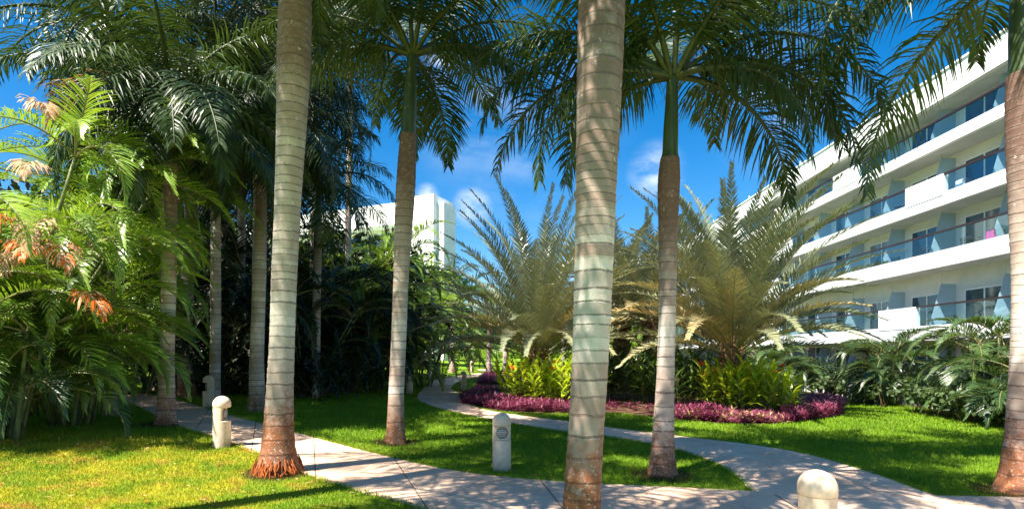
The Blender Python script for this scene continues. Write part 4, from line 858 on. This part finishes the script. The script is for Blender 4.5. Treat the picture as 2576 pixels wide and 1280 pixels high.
p0 = bollard('light bollard in the middle lawn, its round louvred lamp facing out over the foreground path', gl_(1262, 7.67), -82)
for (lab, loc, az) in [
    ('sunlit light bollard on the near edge of the path beside the yellow lawn', gl_(558, 8.57), 8),
    ('shaded light bollard before the dark grove', gl_(525, 13.3), 215),
    ('light bollard half hidden behind drooping areca fronds', ground(305, 982), 60),
    ('nearest light bollard, plain back turned, on the path at the bottom right', (2.12, 3.9, 0), 88),
    ('light bollard on the lawn right of the slim middle palm', gl_(1030, 20.6), -18),
    ('light bollard between the winding path and the purple bed', ground(1166, 979), 190),
    ('light bollard at the left of the path bend', ground(1081, 954), -10),
    ('small far light bollard before the far palms', ground(1187, 937), -60),
    ('small far light bollard at the far tip of the purple strip', ground(1234, 941), 200)]:
    copy_thing(p0, loc, lab, rotz=R(az))

# ------------------------------------------------------------------ hotel on the right
X0 = 21.0; BAY = 3.75; Y0, NB = 21.2, 20; Y1 = Y0+BAY*NB; DEP = 1.7
hotel = thing('hotel_building', (X0, Y0, 0), 'long white hotel with stacked glass balconies along the right', 'building')
bands = [(2.30, 3.05, 4.05), (5.90, 6.70, 7.65), (8.90, 9.52, 10.42), (11.80, 12.36, 13.22)]
ROOF0, ROOF1 = 14.1, 15.4
mw = MB()
for (a, b, r_) in bands: mw.box(X0, Y0, a, X0+.22, Y1, b)
mw.box(X0-.03, Y0, ROOF0, X0+.25, Y1, ROOF1)
mw.box(X0-.09, Y0, ROOF1, X0+.45, Y1, ROOF1+.10)
mw.box(X0, Y0-.3, -.6, X0+14, Y0-.003, ROOF1-.1); mw.box(X0, Y1+.003, -.6, X0+14, Y1+.3, ROOF1)
mw.build('facade', M['white'], hotel)
ms = MB(); tops = [0.0]+[b-.02 for a, b, r_ in bands]; unders = [a for a, b, r_ in bands]+[ROOF0]
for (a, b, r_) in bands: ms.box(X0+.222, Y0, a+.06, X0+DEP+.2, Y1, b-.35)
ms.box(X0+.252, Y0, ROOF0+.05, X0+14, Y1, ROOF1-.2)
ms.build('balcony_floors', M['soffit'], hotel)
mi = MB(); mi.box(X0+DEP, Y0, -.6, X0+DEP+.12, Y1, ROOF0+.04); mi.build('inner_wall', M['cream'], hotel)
solid_at = {0: [(29.2, 32.1), (44.2, 47), (59.2, 62), (74, 77)], 1: [(44.5, 47.5), (66, 69)], 2: [(27.3, 29.9), (42.4, 45), (57.4, 60), (72.4, 75)], 3: [(34.1, 36.7), (42.2, 45.0), (57, 60), (72, 75)]}
for lv, (a, b, r_) in enumerate(bands):
    segs = []; y = Y0; 
    for (s0, s1) in solid_at[lv]: segs.append((y, s0)); y = s1
    segs.append((y, Y1))
    for (s0, s1) in solid_at[lv]: MB().box(X0-.025, s0, b-.12, X0+.26, s1, r_+.02).build('solid_parapet', M['white'], hotel)
    for (s0, s1) in segs:
        if s1-s0 < .5: continue
        mg = MB(); k = max(1, round((s1-s0)/1.25)); ww = (s1-s0)/k
        for j in range(k): mg.box(X0+.10, s0+j*ww+.012, b-.04, X0+.112, s0+(j+1)*ww-.012, r_-.02)
        gg = mg.build('glass_balustrade', M['clear'], hotel)
        mh = MB(); mh.box(X0+.045, s0+.002, r_-.045, X0+.17, s1-.002, r_+.045); mh.build('handrail', M['rail'], gg)
# windows, dividers: one of each, then copied
def kids(src, parent, y, z):
    c = src.copy(); col.objects.link(c); c.parent = parent; c.location = (src.location[0], src.location[1]+y, src.location[2]+z)
    for ch in [x for x in bpy.data.objects if x.parent == src]:
        d = ch.copy(); col.objects.link(d); d.parent = c
    return c
WH = 2.15; xw = X0+DEP-.09
mwf = MB(); w0, w1 = Y0+.75, Y0+3.15
for (ya, yb, za, zb_) in [(w0, w0+.07, 0, WH), (w1-.07, w1, 0, WH), (w0+.07, w1-.07, WH-.07, WH), (w0+.07, w1-.07, 0, .06), ((w0+w1)/2-.035, (w0+w1)/2+.035, .06, WH-.07)]: mwf.box(xw, ya, za, xw+.10, yb, zb_)
wf = mwf.build('window', M['frame'], hotel)
mgl = MB(); mgl.box(xw+.03, w0+.05, .05, xw+.045, w1-.05, WH-.05); pane = mgl.build('pane', M['glass'], wf)
mcu = MB(); yy = np.linspace(w0+.1, w0+.75, 26); cz_ = xw+.025+.0*yy
md_ = MB(); zt = 2.15; md_.add([(X0+DEP-.003, Y0, .05), (X0+.35, Y0, .05), (X0+.95, Y0, zt), (X0+DEP-.003, Y0, zt), (X0+DEP-.003, Y0+.02, .05), (X0+.35, Y0+.02, .05), (X0+.95, Y0+.02, zt), (X0+DEP-.003, Y0+.02, zt)], [(0, 1, 2, 3), (7, 6, 5, 4), (0, 4, 5, 1), (1, 5, 6, 2), (2, 6, 7, 3), (3, 7, 4, 0)])
dv = md_.build('balcony_divider', M['frosted'], hotel)
mt = MB(); mt.tube([(X0+1.0, Y0+.01, zt-.03), (X0+1.0, Y0+.01, zt+.55)], .012, 6); mt.tube([(X0+1.0, Y0+.01, zt-.05), (X0+1.0, Y0+.01, zt)], .03, 6); mt.build('hanger', M['metal'], dv)
mlt = MB(); th = np.linspace(0, 6.283, 13)[:-1]
flo = [0.0]+[b-.35 for a, b, r_ in bands]; first = True
for lv, z in enumerate(flo):
    for kb in range(NB):
        if lv == 0 and kb > 12: continue
        yb = kb*BAY-.1
        if lv == 0 and kb == 0: continue
        c = kids(wf, hotel, yb, z) ; kids(dv, hotel, kb*BAY-.05, z+.35*(lv > 0))
bpy.data.objects.remove(pane); bpy.data.objects.remove(wf)
for ch in [x for x in bpy.data.objects if x.parent == dv]: bpy.data.objects.remove(ch)
bpy.data.objects.remove(dv)
mr_ = MB()
for y in np.arange(Y0+2, Y1, 9): mr_.tube([(X0+.15, y, ROOF1+.1), (X0+.15, y, ROOF1+.45)], .04, 8)
mr_.build('roof_vents', M['frame'], hotel)

# balcony furniture
def chair(label, loc, rz):
    root = thing('balcony_chair', (0, 0, 0), label, 'chair', 'dark balcony chairs'); s = MB(); th = np.linspace(0, 6.283, 17)
    s.tube([(.24*math.cos(a), .24*math.sin(a), .42) for a in th], .02, 6, False)
    for y in np.linspace(-.2, .2, 9): hw = math.sqrt(.24**2-y*y); s.tube([(-hw, y, .42), (hw, y, .42)], .012, 5)
    s.build('seat', M['black'], root)
    bk = MB(); tb = np.linspace(1.7, 4.58, 14)
    for zz, rr in ((.60, .27), (.72, .30), (.82, .31)): bk.tube([(rr*math.cos(a), rr*math.sin(a), zz-.06*abs(math.cos(a*.5))) for a in tb], .018, 6)
    for a in np.linspace(1.8, 4.48, 9): bk.tube([(.25*math.cos(a), .25*math.sin(a), .43), (.31*math.cos(a), .31*math.sin(a), .80)], .009, 5)
    bk.build('backrest', M['black'], root)
    for a in (.8, 2.3, 3.98, 5.5):
        l = MB(); l.tube([(.2*math.cos(a), .2*math.sin(a), .42), (.25*math.cos(a), .25*math.sin(a), 0)], .014, 6); l.build('leg', M['black'], root)
    root.location = loc; root.rotation_euler = (0, 0, rz); return root
def ypx(px): return F*X0*1.04/(px-CX)
def fl(lv): return bands[lv][1]-.348
c0 = chair('dark round chair on the long second balcony, left of the small table', (X0+.75, ypx(2478)+.9, fl(1)), 1.2)
for (lab, px, lv, rz, dx) in [('dark round chair on the long second balcony, right of the small table', 2545, 1, 2.6, .8), ('dark round chair draped with a pink towel', 2520, 1, 4, .6),
        ('dark chair on the lowest balcony left of the solid parapet', 2120, 0, 1.5, .7), ('dark chair on the lowest balcony near the date palm fronds', 2022, 0, .5, .7), ('dark chair on the lowest balcony right of the solid parapet', 2392, 0, 2, .7), ('dark chair on the third balcony by the pale towel', 2430, 2, 2, .8), ('dark chair on the long second balcony left of the second divider', 2335, 1, 1, .8), ('dark chair on the long second balcony near the date palm fronds', 2250, 1, 3, .8), ('dark chair on the third balcony between two dividers', 2190, 2, 2.4, .8), ('dark chair on the top balcony right of the solid parapet', 2330, 3, 1.6, .8)]:
    c = copy_thing(c0, (X0+dx, ypx(px), fl(lv)), lab, rotz=rz)
    if 'pink' in lab: pinkc = c
def table(label, loc):
    root = thing('balcony_table', (0, 0, 0), label, 'table', 'small round balcony tables'); a = MB(); th = np.linspace(0, 6.283, 25)
    a.tube([(0, 0, .70), (0, 0, .72)], [.32, .32], 24); a.build('table_top', M['black'], root, False)
    b = MB(); b.tube([(0, 0, 0), (0, 0, .70)], .02, 8); b.build('stem', M['black'], root)
    c = MB()
    for k in range(4): c.tube([(0, 0, .04), (.24*math.cos(k*1.57), .24*math.sin(k*1.57), .01)], .014, 6)
    c.build('foot', M['black'], root); root.location = loc
    return root
t0_ = table('small round table between the chairs of the long second balcony', (X0+.8, ypx(2520)+1.6, fl(1)))
copy_thing(t0_, (X0+.8, ypx(2268), fl(2)), 'small round table on the third balcony'); copy_thing(t0_, (X0+.8, ypx(2070), fl(0)), 'small round table on the lowest balcony')
def towel(name, label, x, y, z, m):
    b = MB(); t = np.linspace(0, 1, 9); W = np.linspace(-.22, .22, 7)
    prof_ = [(-.02+.03*math.sin(6*k), zz) for k, zz in zip(t, np.linspace(.15, .85, 5).tolist()+[.86, .8, .6, .45])]; prof_ = [(-.06, .35), (-.055, .5), (-.05, .65), (-.045, .8), (0, .85), (.045, .8), (.05, .65), (.06, .5), (.07, .38)]
    V = np.array([[(x+px_+.012*math.sin(w_*25+j), y+w_, z+pz) for w_ in W] for j, (px_, pz) in enumerate(prof_)]); i = np.arange(63).reshape(9, 7)
    b.add(V.reshape(-1, 3), np.stack([i[:-1, :-1], i[1:, :-1], i[1:, 1:], i[:-1, 1:]], -1).reshape(-1, 4)); o = b.build(name, m, None, True)
    sm = o.modifiers.new('thick', 'SOLIDIFY'); sm.thickness = .012
    return tag(o, label, 'towel')
towel('beach_towel', 'bright pink towel hung over a dark balcony chair', X0+.33, ypx(2520), fl(1), M['pink'])
towel('beach_towel', 'pale blue towel on the third balcony chair', X0+.53, ypx(2430), fl(2), M['whitecloth'])

# ------------------------------------------------------------------ far white building
fb = thing('white_building', (0, 0, 0), 'white flat-roofed building rising behind the trees in the middle distance', 'building')
A = at(1112, 890, 62)[:2]; B = at(560, 890, 76)[:2]; u = (B-A)/np.linalg.norm(B-A); nn_ = np.array([u[1], -u[0]]); nn_ = nn_ if nn_[1] < 0 else -nn_
def ob(m, s0, s1, d0, d1, z0, z1):
    """A box along the facade: s from the right corner, d outwards (towards the garden)."""
    c = [A+u*s0+nn_*d0, A+u*s1+nn_*d0, A+u*s1+nn_*d1, A+u*s0+nn_*d1]
    v = [(*p, z0) for p in c]+[(*p, z1) for p in c]
    m.add(v, [(0, 3, 2, 1), (4, 5, 6, 7), (0, 1, 5, 4), (1, 2, 6, 5), (2, 3, 7, 6), (3, 0, 4, 7)])
Lb = np.linalg.norm(B-A)
m_ = MB(); ob(m_, 1, Lb, -4, -1.6, 0, 18.2); m_.build('inner_wall', M['cream'], fb)
m_ = MB(); ob(m_, 5.0, Lb, -1.597, .1, 16.6, 19.1); ob(m_, 5.0, Lb, -1.597, 0, 12.7, 13.5); ob(m_, 5.0, Lb, -1.597, 0, 9.5, 10.3); ob(m_, 5.0, Lb, -1.597, 0, 6.3, 7.1)
m_.build('facade', M['white'], fb)
m_ = MB(); ob(m_, 0.9, 4.99, -4, .35, 0, 19.45); ob(m_, 0, .899, -3, -.4, 0, 18.6); m_.build('corner_tower', M['white'], fb)
for k in range(7):
    for z in (7.2, 10.4, 13.6):
        m_ = MB(); ob(m_, 6+k*3.2, 8.2+k*3.2, -1.59, -1.5, z, z+2.2); m_.build('window', M['glass'], fb)
for z in (7.1, 10.3, 13.5):
    m_ = MB(); ob(m_, 5.0, Lb, -.1, -.08, z, z+1); g_ = m_.build('glass_balustrade', M['clear'], fb)
    m_ = MB(); ob(m_, 5.0, Lb, -.14, -.04, z+1.003, z+1.06); m_.build('handrail', M['rail'], g_)
# clean helper property
for o in bpy.data.objects:
    if '_o' in o: del o['_o']
    elif '_o' in o.keys(): del o['_o']
